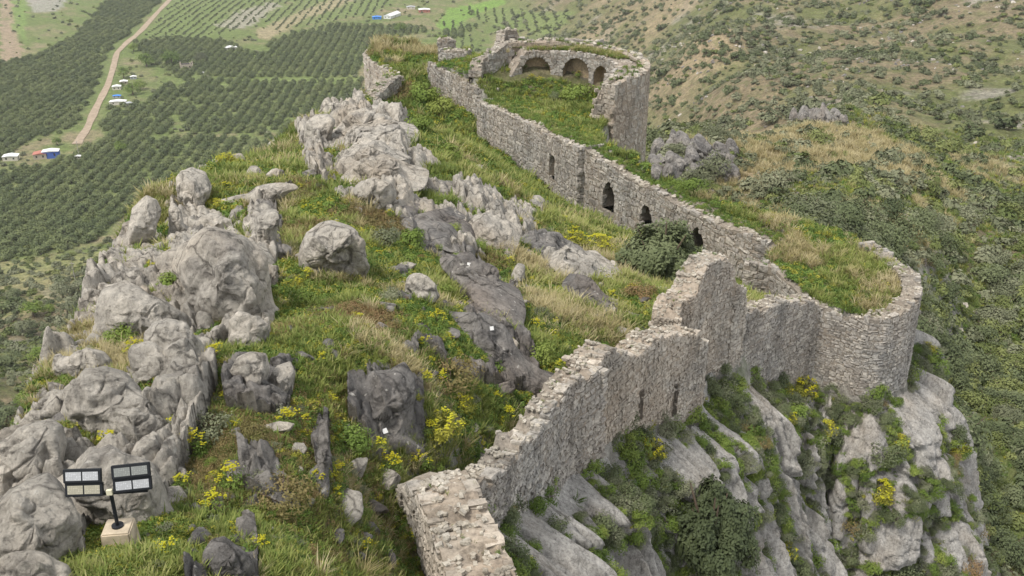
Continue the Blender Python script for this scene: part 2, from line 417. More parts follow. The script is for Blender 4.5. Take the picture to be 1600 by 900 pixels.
def stone_material(name, cols, warm, warm_amt, scale_patch=.25, mottling=1.0, top=0.0):
    m, nt, b = nmat(name)
    p = geo_pos(nt)
    oi = nt.nodes.new('ShaderNodeObjectInfo')
    at = N(nt, 'ShaderNodeAttribute', attribute_name='tint')
    ad = N(nt, 'ShaderNodeMath', operation='ADD'); nt.links.new(oi.outputs['Random'], ad.inputs[0]); nt.links.new(at.outputs['Fac'], ad.inputs[1])
    fr = N(nt, 'ShaderNodeMath', operation='FRACT'); nt.links.new(ad.outputs[0], fr.inputs[0])
    c = ramp(nt, fr.outputs[0], cols)
    pw = noise_n(nt, p, scale_patch, 4, .65, .5)
    c = mixc(nt, ramp(nt, pw, [(.5 - .15, 0), (.5 + .12, warm_amt)]), c, mixc(nt, .8, c, warm, 'MIX'))
    dk = noise_n(nt, stretch(nt, p, (1, 1, .4)), .9, 4, .6)
    c = mixc(nt, .8, c, ramp(nt, dk, [(.3, .55), (.5, .95), (.7, 1.12)]), 'MULTIPLY')
    mo = noise_n(nt, p, 7, 5, .7)
    c = mixc(nt, .85 * mottling, c, ramp(nt, mo, [(.3, .4), (.5, 1), (.7, 1.4)]), 'MULTIPLY')
    nt.links.new(c, b.inputs['Base Color'])
    n1 = bump(nt, None, mo, .8, .06)
    bump(nt, b, noise_n(nt, p, 24, 5, .7), .6, .02, n1)
    return m
M['stone_grey'] = stone_material('grey_masonry', [(0, (.20, .19, .175)), (.3, (.36, .345, .315)), (.6, (.29, .28, .265)), (.85, (.40, .38, .345)), (1, (.50, .47, .42))], (.38, .31, .24), .4)
M['stone_pink'] = stone_material('buff_masonry', [(0, (.24, .225, .20)), (.3, (.40, .37, .325)), (.6, (.33, .31, .28)), (.85, (.44, .41, .36)), (1, (.53, .49, .43))], (.43, .34, .25), .6)
M['stone_top'] = stone_material('bleached_rubble', [(0, (.30, .275, .235)), (.4, (.40, .37, .315)), (1, (.48, .45, .395))], (.42, .35, .26), .4)
M['arch_back'] = stone_material('tan_arch_masonry', [(0, (.30, .24, .165)), (1, (.34, .27, .19))], (.38, .28, .17), .7)
M['mortar'] = stone_material('rubble_core', [(0, (.25, .23, .2)), (1, (.26, .235, .205))], (.30, .24, .18), .6)
M['mortar_pale'] = stone_material('pale_rubble_core', [(0, (.33, .29, .24)), (1, (.34, .3, .25))], (.34, .26, .19), .6)

def plain(name, col, rough=.7, metal=0, var=.25, sc=3.0):
    m, nt, b = nmat(name)
    c = mixc(nt, var, col, ramp(nt, noise_n(nt, geo_pos(nt), sc, 4), [(.3, .4), (.7, 1.5)]), 'MULTIPLY')
    nt.links.new(c, b.inputs['Base Color'])
    b.inputs['Roughness'].default_value = rough; b.inputs['Metallic'].default_value = metal
    return m
def leaf_material(name, stops, patch=.12, rnd=.5, trans=.25):
    """colour from each plant's own random number and a patchy noise of where it stands"""
    m, nt, b = nmat(name)
    oi = nt.nodes.new('ShaderNodeObjectInfo')
    nz = noise_n(nt, oi.outputs['Location'], patch, 3, .6)
    a = N(nt, 'ShaderNodeMath', operation='MULTIPLY_ADD'); nt.links.new(oi.outputs['Random'], a.inputs[0]); a.inputs[1].default_value = rnd; a.inputs[2].default_value = -rnd / 2
    s = N(nt, 'ShaderNodeMath', operation='ADD'); nt.links.new(nz, s.inputs[0]); nt.links.new(a.outputs[0], s.inputs[1])
    at = N(nt, 'ShaderNodeAttribute', attribute_name='tint')
    s2 = N(nt, 'ShaderNodeMath', operation='MULTIPLY_ADD'); nt.links.new(at.outputs['Fac'], s2.inputs[0]); s2.inputs[1].default_value = .3; nt.links.new(s.outputs[0], s2.inputs[2])
    s3 = N(nt, 'ShaderNodeMath', operation='SUBTRACT'); nt.links.new(s2.outputs[0], s3.inputs[0]); s3.inputs[1].default_value = .15
    c = ramp(nt, s3.outputs[0], stops)
    nt.links.new(c, b.inputs['Base Color'])
    b.inputs['Roughness'].default_value = .65
    if trans:
        tr = nt.nodes.new('ShaderNodeBsdfTranslucent'); nt.links.new(c, tr.inputs['Color'])
        mx = nt.nodes.new('ShaderNodeMixShader'); mx.inputs[0].default_value = trans
        nt.links.new(b.outputs[0], mx.inputs[1]); nt.links.new(tr.outputs[0], mx.inputs[2])
        nt.links.new(mx.outputs[0], nt.nodes['Material Output'].inputs['Surface'])
    return m
M['grass'] = leaf_material('green_grass', [(.2, (.10, .155, .035)), (.42, (.19, .24, .06)), (.6, (.28, .31, .09)), (.8, (.40, .37, .17))], .13, .4, .3)
M['grass_dry'] = leaf_material('dry_grass', [(.2, (.30, .26, .12)), (.5, (.43, .37, .20)), (.8, (.50, .44, .27))], .3, .5, .3)
M['weed'] = leaf_material('leafy_weed', [(.2, (.075, .14, .03)), (.5, (.13, .21, .045)), (.8, (.21, .28, .06))], .3, .5, .25)
M['weed_red'] = leaf_material('russet_weed', [(.2, (.16, .15, .055)), (.5, (.23, .19, .08)), (.8, (.30, .20, .105))], .3, .5, .25)
M['leaf_grey'] = leaf_material('grey_green_leaf', [(.2, (.12, .135, .075)), (.5, (.18, .195, .115)), (.8, (.25, .26, .165))], .3, .5, .15)
M['leaf_dark'] = leaf_material('dark_green_leaf', [(.2, (.07, .09, .042)), (.5, (.115, .14, .065)), (.8, (.17, .195, .10))], .3, .4, .1)
M['leaf_green'] = leaf_material('bright_green_leaf', [(.2, (.11, .17, .035)), (.5, (.17, .24, .05)), (.8, (.26, .31, .075))], .3, .5, .25)
M['leaf_olive'] = leaf_material('yellow_green_leaf', [(.2, (.17, .18, .03)), (.5, (.28, .28, .045)), (.8, (.40, .38, .06))], .3, .5, .25)
M['leaf_grove'] = leaf_material('orchard_leaf', [(.2, (.095, .125, .052)), (.5, (.13, .16, .065)), (.8, (.175, .205, .085))], .02, .5, .1)
M['flower'] = leaf_material('yellow_flower', [(.2, (.42, .38, .02)), (.6, (.52, .50, .03)), (1, (.58, .56, .06))], .3, .5, .3)
M['leaf_hill'] = leaf_material('olive_scrub_leaf', [(.2, (.10, .13, .04)), (.5, (.155, .185, .06)), (.8, (.22, .245, .09))], .05, .6, .15)
M['bark'] = plain('bark', (.16, .12, .09))

# ================================================================== TERRAIN
ROAD = [PZ(u, v, -196)[:2] for u, v in [(120, 225), (135, 201), (152, 165), (168, 133), (177, 105), (183, 84), (200, 66), (223, 45), (246, 20), (265, 0), (300, -45), (345, -100)]]
def road_dist(x, y):
    best = np.full(np.shape(x), 1e9)
    for a, b in zip(ROAD[:-1], ROAD[1:]):
        dx, dy = b[0] - a[0], b[1] - a[1]
        t = np.clip(((x - a[0]) * dx + (y - a[1]) * dy) / (dx * dx + dy * dy), 0, 1)
        best = np.minimum(best, np.hypot(x - a[0] - t * dx, y - a[1] - t * dy))
    return best
# orchards and fields of the valley (outlines surveyed from the camera point)
GROVES = {
 'west': [(-400, 420), (-400, 60), (-60, 110), (60, 88), (120, 55), (165, 0), (200, -110), (330, -110), (262, -2), (216, 45), (190, 66), (175, 88), (168, 118), (143, 165), (118, 205), (60, 215), (-20, 262), (-100, 300), (-300, 430)],
 'north': [(400, 95), (430, 62), (520, 38), (640, 42), (680, 48), (600, 62), (570, 78), (560, 118), (500, 122), (400, 120)],
 'middle': [(282, 135), (310, 122), (400, 128), (500, 128), (565, 125), (560, 170), (470, 210), (300, 210), (270, 170)],
 'south': [(-300, 420), (-100, 340), (0, 262), (60, 262), (130, 235), (165, 210), (300, 215), (470, 215), (420, 240), (330, 300), (215, 300), (205, 330), (160, 372), (100, 392), (0, 410), (-200, 440)],
 'inner': [(170, 170), (235, 160), (262, 180), (255, 205), (160, 205)],
 'shed': [(260, 72), (330, 62), (345, 82), (270, 92)],
 'farm': [(205, 68), (262, 60), (345, 62), (400, 86), (398, 124), (305, 118), (285, 130), (240, 96)],
 'farm_low': [(215, 165), (262, 130), (285, 150), (262, 210), (170, 210), (150, 195)],
 'east': [(690, 50), (745, 40), (720, 60), (700, 62)],
 'lowrow': [(0, 475), (35, 465), (35, 490), (0, 500)],
}
YOUNG = [[(222, 60), (268, 0), (300, -60), (480, -60), (470, 0), (430, 10), (370, 50), (290, 62)],
         [(405, 25), (500, -10), (640, -20), (585, 22), (500, 38), (430, 48)],
         [(690, 35), (720, 30), (745, 75), (735, 110), (700, 60)], [(720, 10), (900, 20), (860, 60), (830, 50), (740, 30)],
         [(0, 430), (200, 400), (190, 388), (0, 420)]]
def valley_part(u, v, polys):
    r = np.zeros(np.shape(u), bool)
    for p in polys: r |= inpoly(u, v, p)
    return r

NTH, NR_ = 500, 600
th = np.radians(np.linspace(-47, 47, NTH)); rr = np.geomspace(5.5, 2300, NR_)
TH, RR = np.meshgrid(th, rr)
gx = (RR * np.sin(TH)).ravel(); gy = (RR * np.cos(TH)).ravel()
gz = height(gx, gy)
gu, gv, gd = proj(gx, gy, gz)
# surface cover colours: what grows or lies there
Zg = gz.reshape(NR_, NTH); 
dzr = np.gradient(Zg, axis=0) / np.gradient(RR, axis=0); dzt = np.gradient(Zg, axis=1) / (RR * (th[1] - th[0]))
slope = np.hypot(dzr, dzt).ravel()
r_ = np.hypot(gx, gy)
def C(*c): return np.array(c)[None, :]
def lerp(a, b, t): return a + (b - a) * t[:, None]
n1 = fbm(gx / 60, gy / 60, seed=31, oct=5); n2 = fbm(gx / 12, gy / 12, seed=33, oct=4); n3 = fbm(gx / 3, gy / 3, seed=35, oct=4)
nf = np.where(r_ > 250, n1 * .6 + n2 * .6, n2 * .6 + n3 * .6)
col = np.tile(C(.10, .135, .04), (len(gx), 1))
hillm = smooth(6, 30, gz) * smooth(20, 60, r_)
hill_c = lerp(np.tile(C(.20, .162, .10), (len(gx), 1)), np.tile(C(.13, .14, .055), (len(gx), 1)), smooth(-.25, .3, nf))
hill_c = lerp(hill_c, np.tile(C(.27, .25, .22), (len(gx), 1)), smooth(.25, .5, fbm(gx / 25, gy / 25, seed=41, oct=5)) * .7)
# the dry tan spur behind the round tower, green flank below it
spur = inpoly(gu, gv, [(1010, 225), (1090, 208), (1180, 200), (1270, 180), (1350, 205), (1440, 240), (1480, 285), (1440, 300), (1300, 262), (1220, 290), (1150, 285), (1100, 240)]) & (gd > 95) & (gd < 215)
bare = smooth(-.05, .35, fbm(gx / 70 + 3, gy / 110, seed=47, oct=5)) * smooth(1450, 1150, gu) * smooth(240, 330, gd)
hill_c = lerp(hill_c, np.tile(C(.29, .228, .145), (len(gx), 1)), np.maximum(np.where(spur, .85, 0) * smooth(.45, .1, nf), bare * .75))
greenm = (gd < 150) & (gv > 250) & ~spur
hill_c = lerp(hill_c, np.tile(C(.115, .15, .04), (len(gx), 1)), np.where(greenm, .75, 0) * smooth(-.5, 0, nf))
col = lerp(col, hill_c, hillm)
vall = (1 - smooth(6, 30, gz)) * smooth(150, 250, r_)
vc = lerp(np.tile(C(.13, .17, .05), (len(gx), 1)), np.tile(C(.24, .20, .12), (len(gx), 1)), smooth(-.1, .5, nf))
col = lerp(col, vc, vall)
def paint(poly, c, a=.9, jag=5, dmin=200):
    global col
    m = inpoly(gu + n2 * jag, gv + n1 * jag, poly) & (gd > dmin)
    col = lerp(col, np.tile(C(*c), (len(gx), 1)), np.where(m, a, 0) * smooth(-.9, -.2, nf))
for p in YOUNG: paint(p, (.155, .20, .065), .8)
for k, p in GROVES.items(): paint(p, (.15, .185, .065), .8)
paint([(745, 25), (790, 5), (785, 0), (700, 15), (680, 42), (700, 48)], (.16, .27, .05))
paint([(400, 48), (470, 20), (520, 0), (600, -30), (640, -40), (560, 0), (480, 30), (420, 62), (400, 58)], (.33, .27, .17), .8)
paint([(0, 0), (20, 0), (30, 60), (35, 92), (0, 105)], (.33, .24, .18), .8, 8)
paint([(20, 0), (45, 0), (38, 60), (22, 50)], (.16, .24, .06), .8, 4)
paint([(45, 0), (100, 0), (90, 20), (50, 18)], (.33, .31, .29), .7, 8)
paint([(335, 35), (420, 5), (440, 12), (380, 45), (345, 42)], (.33, .30, .25), .8, 8)
paint([(60, 452), (115, 445), (120, 460), (70, 470)], (.22, .19, .18), .9, 2)
paint([(0, 410), (215, 385), (205, 440), (110, 470), (0, 500)], (.27, .25, .12), .6, 6)
paint([(270, 118), (400, 122), (560, 118), (560, 130), (400, 135), (280, 130)], (.17, .22, .07), .8, 3)
# ridge top soil under the grass; bare rock where it is steep
rid, rst, rsl = ridge_sd(gx, gy)
top = ((rid < 4) & (r_ < 125))
soil = lerp(np.tile(C(.10, .115, .04), (len(gx), 1)), np.tile(C(.17, .145, .09), (len(gx), 1)), smooth(-.1, .5, fbm(gx / 2, gy / 2, seed=51)))
col = np.where(top[:, None], soil, col)
steep = smooth(.9, 1.6, slope) * (r_ < 260)
rk = lerp(np.tile(C(.30, .285, .26), (len(gx), 1)), np.tile(C(.17, .16, .145), (len(gx), 1)), smooth(-.3, .4, n3))
col = lerp(col, rk, steep * .85)
idx = np.arange(NR_ * NTH).reshape(NR_, NTH)
quads = np.stack([idx[:-1, :-1], idx[:-1, 1:], idx[1:, 1:], idx[1:, :-1]], -1).reshape(-1, 4)[:, ::-1]

m, nt, b = nmat('hill_ground')
at = N(nt, 'ShaderNodeAttribute', attribute_name='cover')
p = geo_pos(nt)
c = mixc(nt, .75, at.outputs['Color'], ramp(nt, noise_n(nt, p, .22, 6, .65), [(.3, .45), (.5, .95), (.7, 1.4)]), 'MULTIPLY')
c = mixc(nt, .9, c, ramp(nt, noise_n(nt, p, .9, 8, .8), [(.35, .4), (.5, 1.), (.65, 1.5)]), 'MULTIPLY')
c = mixc(nt, ramp(nt, noise_n(nt, p, .6, 5, .75), [(.6, 0), (.68, .55)]), c, (.30, .28, .25))
c = mixc(nt, ramp(nt, noise_n(nt, p, .35, 5, .7), [(.52, 0), (.62, .5)]), c, (.08, .115, .03))
nt.links.new(c, b.inputs['Base Color'])
n_ = bump(nt, None, noise_n(nt, p, .5, 6, .7), .9, .8)
bump(nt, b, noise_n(nt, p, 3, 6, .7), .8, .15, n_)
M['ground'] = m
me = mesh_np('ground', np.c_[gx, gy, gz], quads, [m], attrs={'cover': col})
tag(obj('ground', me), 'rocky green ridge, scrubby hillsides and valley floor', kind='structure')

# dirt road
def ribbon(name, pts, w, mat, lift):
    pts = np.array(pts); q = []
    for a, b_ in zip(pts[:-1], pts[1:]):
        for t in np.linspace(0, 1, 9)[:-1]: q.append(a + (b_ - a) * t)
    q.append(pts[-1]); q = np.array(q)
    t = np.gradient(q, axis=0); t /= np.linalg.norm(t, axis=1)[:, None]
    nrm = np.c_[t[:, 1], -t[:, 0]]
    ww = w * (1 + .18 * vnoise(np.arange(len(q)) / 2.5, np.zeros(len(q)), seed=5))
    rows = []
    for o in (-1, -.4, .4, 1):
        e = q + nrm * (o * ww / 2)[:, None]
        rows.append(np.c_[e, height(e[:, 0], e[:, 1]) + lift])
    V = np.concatenate(rows); n = len(q)
    i = np.arange(n - 1)
    F = np.concatenate([np.stack([i + k * n, i + 1 + k * n, i + 1 + (k + 1) * n, i + (k + 1) * n], -1) for k in range(3)])
    return obj(name, mesh_np(name, V, F, [mat]))
M['dirt'] = plain('pale_dirt', (.34, .27, .20), .95, 0, .4, .3)
tag(ribbon('dirt_road', ROAD, 5.8, M['dirt'], .35), 'pale dirt road running between the olive groves', kind='structure')

# ================================================================== LEAF CLOUDS, TUFTS, SCATTERING
def leafcloud(rs, n, leaf, rad, clumps=14, squash=.8, shell=.55, gap=.38):
    cc = rs.normal(size=(clumps, 3)); cc /= np.linalg.norm(cc, axis=1)[:, None]
    cc[:, 2] = np.abs(cc[:, 2]) * 1.0 - .18
    cc *= (rs.uniform(shell, 1.0, clumps) * (1 - gap * .5))[:, None]
    k = rs.integers(0, clumps, n)
    off = rs.normal(size=(n, 3)); off /= np.linalg.norm(off, axis=1)[:, None]
    off *= (gap * rs.uniform(.2, 1, n) ** .5)[:, None]
    p = cc[k] + off
    p = p * np.array([rad, rad, rad * squash])
    p[:, 2] += rad * squash * .45
    p[:, 2] = np.maximum(p[:, 2], .02 * rad)
    nrm = off + .8 * p / rad + rs.normal(size=(n, 3)) * .35 + np.array([0, 0, .15]); nrm /= np.linalg.norm(nrm, axis=1)[:, None]
    t = np.cross(nrm, rs.normal(size=(n, 3))); t /= np.linalg.norm(t, axis=1)[:, None]
    bt = np.cross(nrm, t)
    L = leaf * rs.uniform(.6, 1.4, n)[:, None]
    V = np.stack([p - t * L, p - bt * L * .5, p + t * L, p + bt * L * .5], 1).reshape(-1, 3)
    F = np.arange(4 * n).reshape(n, 4)
    tint = np.repeat(np.clip(.5 + .28 * rs.normal(size=clumps), 0, 1)[k] + rs.uniform(-.12, .12, n), 4)
    return V, F, tint
def tube(pts, r0, r1, nseg=6):
    pts = np.array(pts, float); n = len(pts); V = []; 
    d = np.gradient(pts, axis=0)
    for i in range(n):
        t = d[i] / (np.linalg.norm(d[i]) + 1e-9)
        a = np.cross(t, [.3, .9, .2]); a /= np.linalg.norm(a); b_ = np.cross(t, a)
        r = r0 + (r1 - r0) * i / (n - 1)
        for k in range(nseg):
            an = 2 * math.pi * k / nseg
            V.append(pts[i] + r * (math.cos(an) * a + math.sin(an) * b_))
    F = [[i * nseg + k, i * nseg + (k + 1) % nseg, (i + 1) * nseg + (k + 1) % nseg, (i + 1) * nseg + k] for i in range(n - 1) for k in range(nseg)]
    return np.array(V), np.array(F)
def join(parts):
    """parts: (V, F quads, tint array or scalar, material index)"""
    Vs, Fs, T, MI = [], [], [], []; o = 0
    for V, F, t, mi in parts:
        Vs.append(V); Fs.append(np.asarray(F) + o); T.append(np.full(len(V), t) if np.isscalar(t) else t); MI.append(np.full(len(F), mi)); o += len(V)
    return np.concatenate(Vs), np.concatenate(Fs), np.concatenate(T), np.concatenate(MI)
def stems(rs, rad, h, n=5, r=.03):
    out = []
    for i in range(n):
        a = rs.uniform(0, 2 * math.pi); q = rs.uniform(.3, .8)
        e = np.array([math.cos(a) * rad * q, math.sin(a) * rad * q, h * rs.uniform(.5, .95)])
        mid = e * .5 + rs.normal(size=3) * rad * .08
        V, F = tube([(0, 0, -.15 * h), mid * [.5, .5, 1], e], r, r * .3, 5)
        out.append((V, F, .5, 1))
    return out
def shrub_mesh(name, seed, mat, n, leaf, rad=1.0, squash=.8, clumps=14, gap=.38, shell=.55, extra=None, stem_r=.03):
    rs = np.random.default_rng(seed)
    parts = [(*leafcloud(rs, n, leaf, rad, clumps, squash, shell, gap), 0)]
    parts += stems(rs, rad, rad * squash * 1.2, 6, stem_r)
    mats = [mat, M['bark']]
    if extra:      # flower heads: flat umbels above the foliage
        mats.append(M['flower']); k, sz, rise = extra
        for i in range(k):
            a = rs.uniform(0, 2 * math.pi); q = rs.uniform(0, .8) * rad
            c0 = np.array([math.cos(a) * q, math.sin(a) * q, rad * squash * (1.3 - .5 * q / rad) + rs.uniform(0, rise)])
            V, F = tube([c0 * [.5, .5, .3], c0], .012, .008, 4); parts.append((V, F, .5, 1))
            m_ = 9
            pp = c0 + rs.normal(size=(m_, 3)) * [sz, sz, sz * .4]
            s_ = sz * rs.uniform(.35, .6, m_)[:, None, None]
            qd = np.array([[-1, -1, .2], [1, -1, -.2], [1, 1, .2], [-1, 1, -.1]])[None] * s_
            parts.append(((pp[:, None] + qd).reshape(-1, 3), np.arange(4 * m_).reshape(m_, 4), .5, 2))
    V, F, T, MI = join(parts)
    return mesh_np(name, V, F, mats, False, MI, {'tint': T})
def tuft_mesh(name, seed, mat, n=24, h=.4, w=.022, spread=.16, lean=.55):
    rs = np.random.default_rng(seed); V = []; F = []; T = []
    a = rs.uniform(0, 2 * math.pi, n); q = rs.uniform(0, spread, n)
    for i in range(n):
        b0 = np.array([math.cos(a[i]) * q[i], math.sin(a[i]) * q[i], -.04])
        d = np.array([math.cos(a[i] + rs.normal() * .5), math.sin(a[i] + rs.normal() * .5), 0])
        s = np.array([-d[1], d[0], 0]) * w * rs.uniform(.6, 1.3)
        hh = h * rs.uniform(.5, 1.1); l = hh * lean * rs.uniform(.2, 1.2)
        p1 = b0 + d * l * .35 + [0, 0, hh * .6]; p2 = b0 + d * l + [0, 0, hh * rs.uniform(.8, 1)]
        k = len(V); V += [b0 - s, b0 + s, p1 + s * .8, p1 - s * .8, p2 + s * .15, p2 - s * .15]
        F += [[k, k + 1, k + 2, k + 3], [k + 3, k + 2, k + 4, k + 5]]; T += [rs.uniform(.2, .8)] * 6
    return mesh_np(name, np.array(V), np.array(F), [mat], False, attrs={'tint': np.array(T)})
def weed_mesh(name, seed, mat, n=34, h=.28, leaf=.05, spread=.2, flowers=0):
    rs = np.random.default_rng(seed)
    V, F, T = leafcloud(rs, n, leaf, spread, 6, h / spread * .6, .3, .5)
    parts = [(V, F, T, 0)]; mats = [mat]
    if flowers:
        mats.append(M['flower'])
        p = rs.normal(size=(flowers, 3)) * [spread * .6, spread * .6, h * .15] + [0, 0, h * 1.1]
        qd = np.array([[-1, -1, .3], [1, -1, 0], [1, 1, .3], [-1, 1, 0]])[None] * (.018 * rs.uniform(.7, 1.4, flowers))[:, None, None]
        parts.append(((p[:, None] + qd).reshape(-1, 3), np.arange(4 * flowers).reshape(-1, 4), .5, 1))
    V, F, T, MI = join(parts)
    return mesh_np(name, V, F, mats, False, MI, {'tint': T})

def scatter(name, pts, meshes, scale, label, rz=None, tilt=.12, zs=None):
    """one uncountable mass: a point cloud whose points carry copies of a few small meshes"""
    pts = np.asarray(pts, float)
    if len(pts) == 0: return
    src = bpy.data.collections.new(name + '_pieces')
    for i, me_ in enumerate(meshes):
        src.objects.link(bpy.data.objects.new('%s_%02d' % (name, i), me_))
    me_ = bpy.data.meshes.new(name); me_.vertices.add(len(pts)); me_.vertices.foreach_set('co', pts.astype(np.float32).ravel())
    rs = np.random.default_rng(len(pts))
    rot = np.c_[rs.normal(size=len(pts)) * tilt, rs.normal(size=len(pts)) * tilt, rs.uniform(0, 6.283, len(pts)) if rz is None else rz]
    at = me_.attributes.new('turn', 'FLOAT_VECTOR', 'POINT'); at.data.foreach_set('vector', rot.astype(np.float32).ravel())
    sc = np.asarray(scale, float) * np.ones(len(pts)); sc3 = np.c_[sc, sc, sc * (1 if zs is None else zs)]
    at = me_.attributes.new('size', 'FLOAT_VECTOR', 'POINT'); at.data.foreach_set('vector', sc3.astype(np.float32).ravel())
    at = me_.attributes.new('pick', 'INT', 'POINT'); at.data.foreach_set('value', rs.integers(0, len(meshes), len(pts)).astype(np.int32))
    o = obj(name, me_); tag(o, label, kind='stuff')
    ng = bpy.data.node_groups.new(name + '_scatter', 'GeometryNodeTree')
    ng.interface.new_socket('Geometry', in_out='INPUT', socket_type='NodeSocketGeometry')
    ng.interface.new_socket('Geometry', in_out='OUTPUT', socket_type='NodeSocketGeometry')
    gi = ng.nodes.new('NodeGroupInput'); go = ng.nodes.new('NodeGroupOutput')
    ip = ng.nodes.new('GeometryNodeInstanceOnPoints'); ci = ng.nodes.new('GeometryNodeCollectionInfo')
    ci.inputs[0].default_value = src; ci.inputs['Separate Children'].default_value = True; ci.inputs['Reset Children'].default_value = True
    ip.inputs['Pick Instance'].default_value = True
    def na(nm, t):
        n = ng.nodes.new('GeometryNodeInputNamedAttribute'); n.data_type = t; n.inputs[0].default_value = nm; return n.outputs[0]
    L = ng.links.new
    L(gi.outputs[0], ip.inputs['Points']); L(ci.outputs[0], ip.inputs['Instance'])
    e2r = ng.nodes.new('FunctionNodeEulerToRotation'); L(na('turn', 'FLOAT_VECTOR'), e2r.inputs[0]); L(e2r.outputs[0], ip.inputs['Rotation'])
    L(na('size', 'FLOAT_VECTOR'), ip.inputs['Scale']); L(na('pick', 'INT'), ip.inputs['Instance Index'])
    L(ip.outputs[0], go.inputs[0])
    md = o.modifiers.new('scatter', 'NODES'); md.node_group = ng
    return o

# ================================================================== MASONRY
def unit_stone(seed):
    rs = np.random.default_rng(seed)
    bm = bmesh.new(); bmesh.ops.create_cube(bm, size=1.0)
    bmesh.ops.subdivide_edges(bm, edges=bm.edges[:], cuts=1, use_grid_fill=True)
    V = np.array([v.co[:] for v in bm.verts])
    F = np.array([[v.index for v in f.verts] for f in bm.faces]); bm.free()
    n = np.linalg.norm(V, axis=1); n[n == 0] = 1
    V = V * .9 + (V / n[:, None] * .58) * .10
    V += rs.normal(size=V.shape) * .05
    V /= np.abs(V).max(0) * 2
    return V, F
UNIT = [unit_stone(100 + i) for i in range(10)]
STONE_ME = {}
def stone_mesh(i, matname):
    if (i, matname) not in STONE_ME:
        V, F = UNIT[i]
        STONE_ME[(i, matname)] = mesh_np('stone', V, F, [M[matname]], False, attrs={'tint': np.full(len(V), 0.0)})
    return STONE_ME[(i, matname)]

class Stones:
    def __init__(s): s.p = []; s.r = []; s.s = []; s.n = []
    def add(s, pos, rz, scale, tilt=(0, 0), nrm=(0, -1, 0)):
        s.p.append(pos); s.r.append((tilt[0], tilt[1], rz)); s.s.append(scale); s.n.append(nrm)
    def build(s, root, matname, limit=280, minpx=8.0, rs=None, part='stone', mass='stonework'):
        if not s.p: return
        p = np.array(s.p); r = np.array(s.r); sc = np.array(s.s); n = np.array(s.n)
        u, v, d = proj(p[:, 0], p[:, 1], p[:, 2])
        view = p - np.array([0, 0, CZ]); view /= np.linalg.norm(view, axis=1)[:, None]
        facing = -(view * n).sum(1)
        px = np.sqrt(sc[:, 0] * sc[:, 2]) / d * FPX * np.where(facing > .05, 1, .1) * ((u > -5) & (u < 1605) & (v > -5) & (v < 905))
        order = np.argsort(-px); big = [i for i in order[:limit] if px[i] >= minpx]
        vi = rs.integers(0, len(UNIT), len(p))
        L = Vector(root.location)
        for i in big:
            o = bpy.data.objects.new(part, stone_mesh(int(vi[i]), matname))
            o.location = Vector(p[i]) - L; o.rotation_euler = r[i]; o.scale = sc[i]
            link(o, root)
        rest = np.ones(len(p), bool); rest[big] = False
        Vs, Fs, T = [], [], []; off = 0
        for k in range(len(UNIT)):
            ids = np.where(rest & (vi == k))[0]
            if not len(ids): continue
            V, F = UNIT[k]
            cz, sz = np.cos(r[ids, 2]), np.sin(r[ids, 2]); cx, sx = np.cos(r[ids, 0]), np.sin(r[ids, 0]); cy, sy = np.cos(r[ids, 1]), np.sin(r[ids, 1])
            Q = V[None] * sc[ids][:, None]
            y, z = Q[..., 1] * cx[:, None] - Q[..., 2] * sx[:, None], Q[..., 1] * sx[:, None] + Q[..., 2] * cx[:, None]
            x, z = Q[..., 0] * cy[:, None] + z * sy[:, None], -Q[..., 0] * sy[:, None] + z * cy[:, None]
            x, y = x * cz[:, None] - y * sz[:, None], x * sz[:, None] + y * cz[:, None]
            W_ = np.stack([x, y, z], -1) + (p[ids] - np.array(L))[:, None]
            Vs.append(W_.reshape(-1, 3)); Fs.append((F[None] + (np.arange(len(ids)) * len(V))[:, None, None]).reshape(-1, 4) + off)
            T.append(np.repeat(rs.uniform(0, 1, len(ids)), len(V))); off += len(ids) * len(V)
        if Vs:
            o = obj(mass, mesh_np(mass, np.concatenate(Vs), np.concatenate(Fs), [M[matname]], False, attrs={'tint': np.concatenate(T)}), root)
            o['kind'] = 'stuff'
        return len(p), len(big)

def arch_outline(w, h, pointed=False, n=12):
    """outline of an opening, x from -w/2..w/2, z from 0..h (closed, without the sill line)"""
    r = w / 2; pts = [(-r, 0)]
    if h <= 0 or pointed is None:
        return [(-r, 0), (-r, h), (r, h), (r, 0)]
    sp = h - (r * (1.25 if pointed else 1))
    for k in range(n + 1):
        a = math.pi * (1 - k / n)
        z = math.sin(a) * r
        if pointed: z = (1 - (abs(math.cos(a))) ** 1.6) * r * 1.25
        pts.append((math.cos(a) * r, sp + z))
    pts.append((r, 0)); return pts

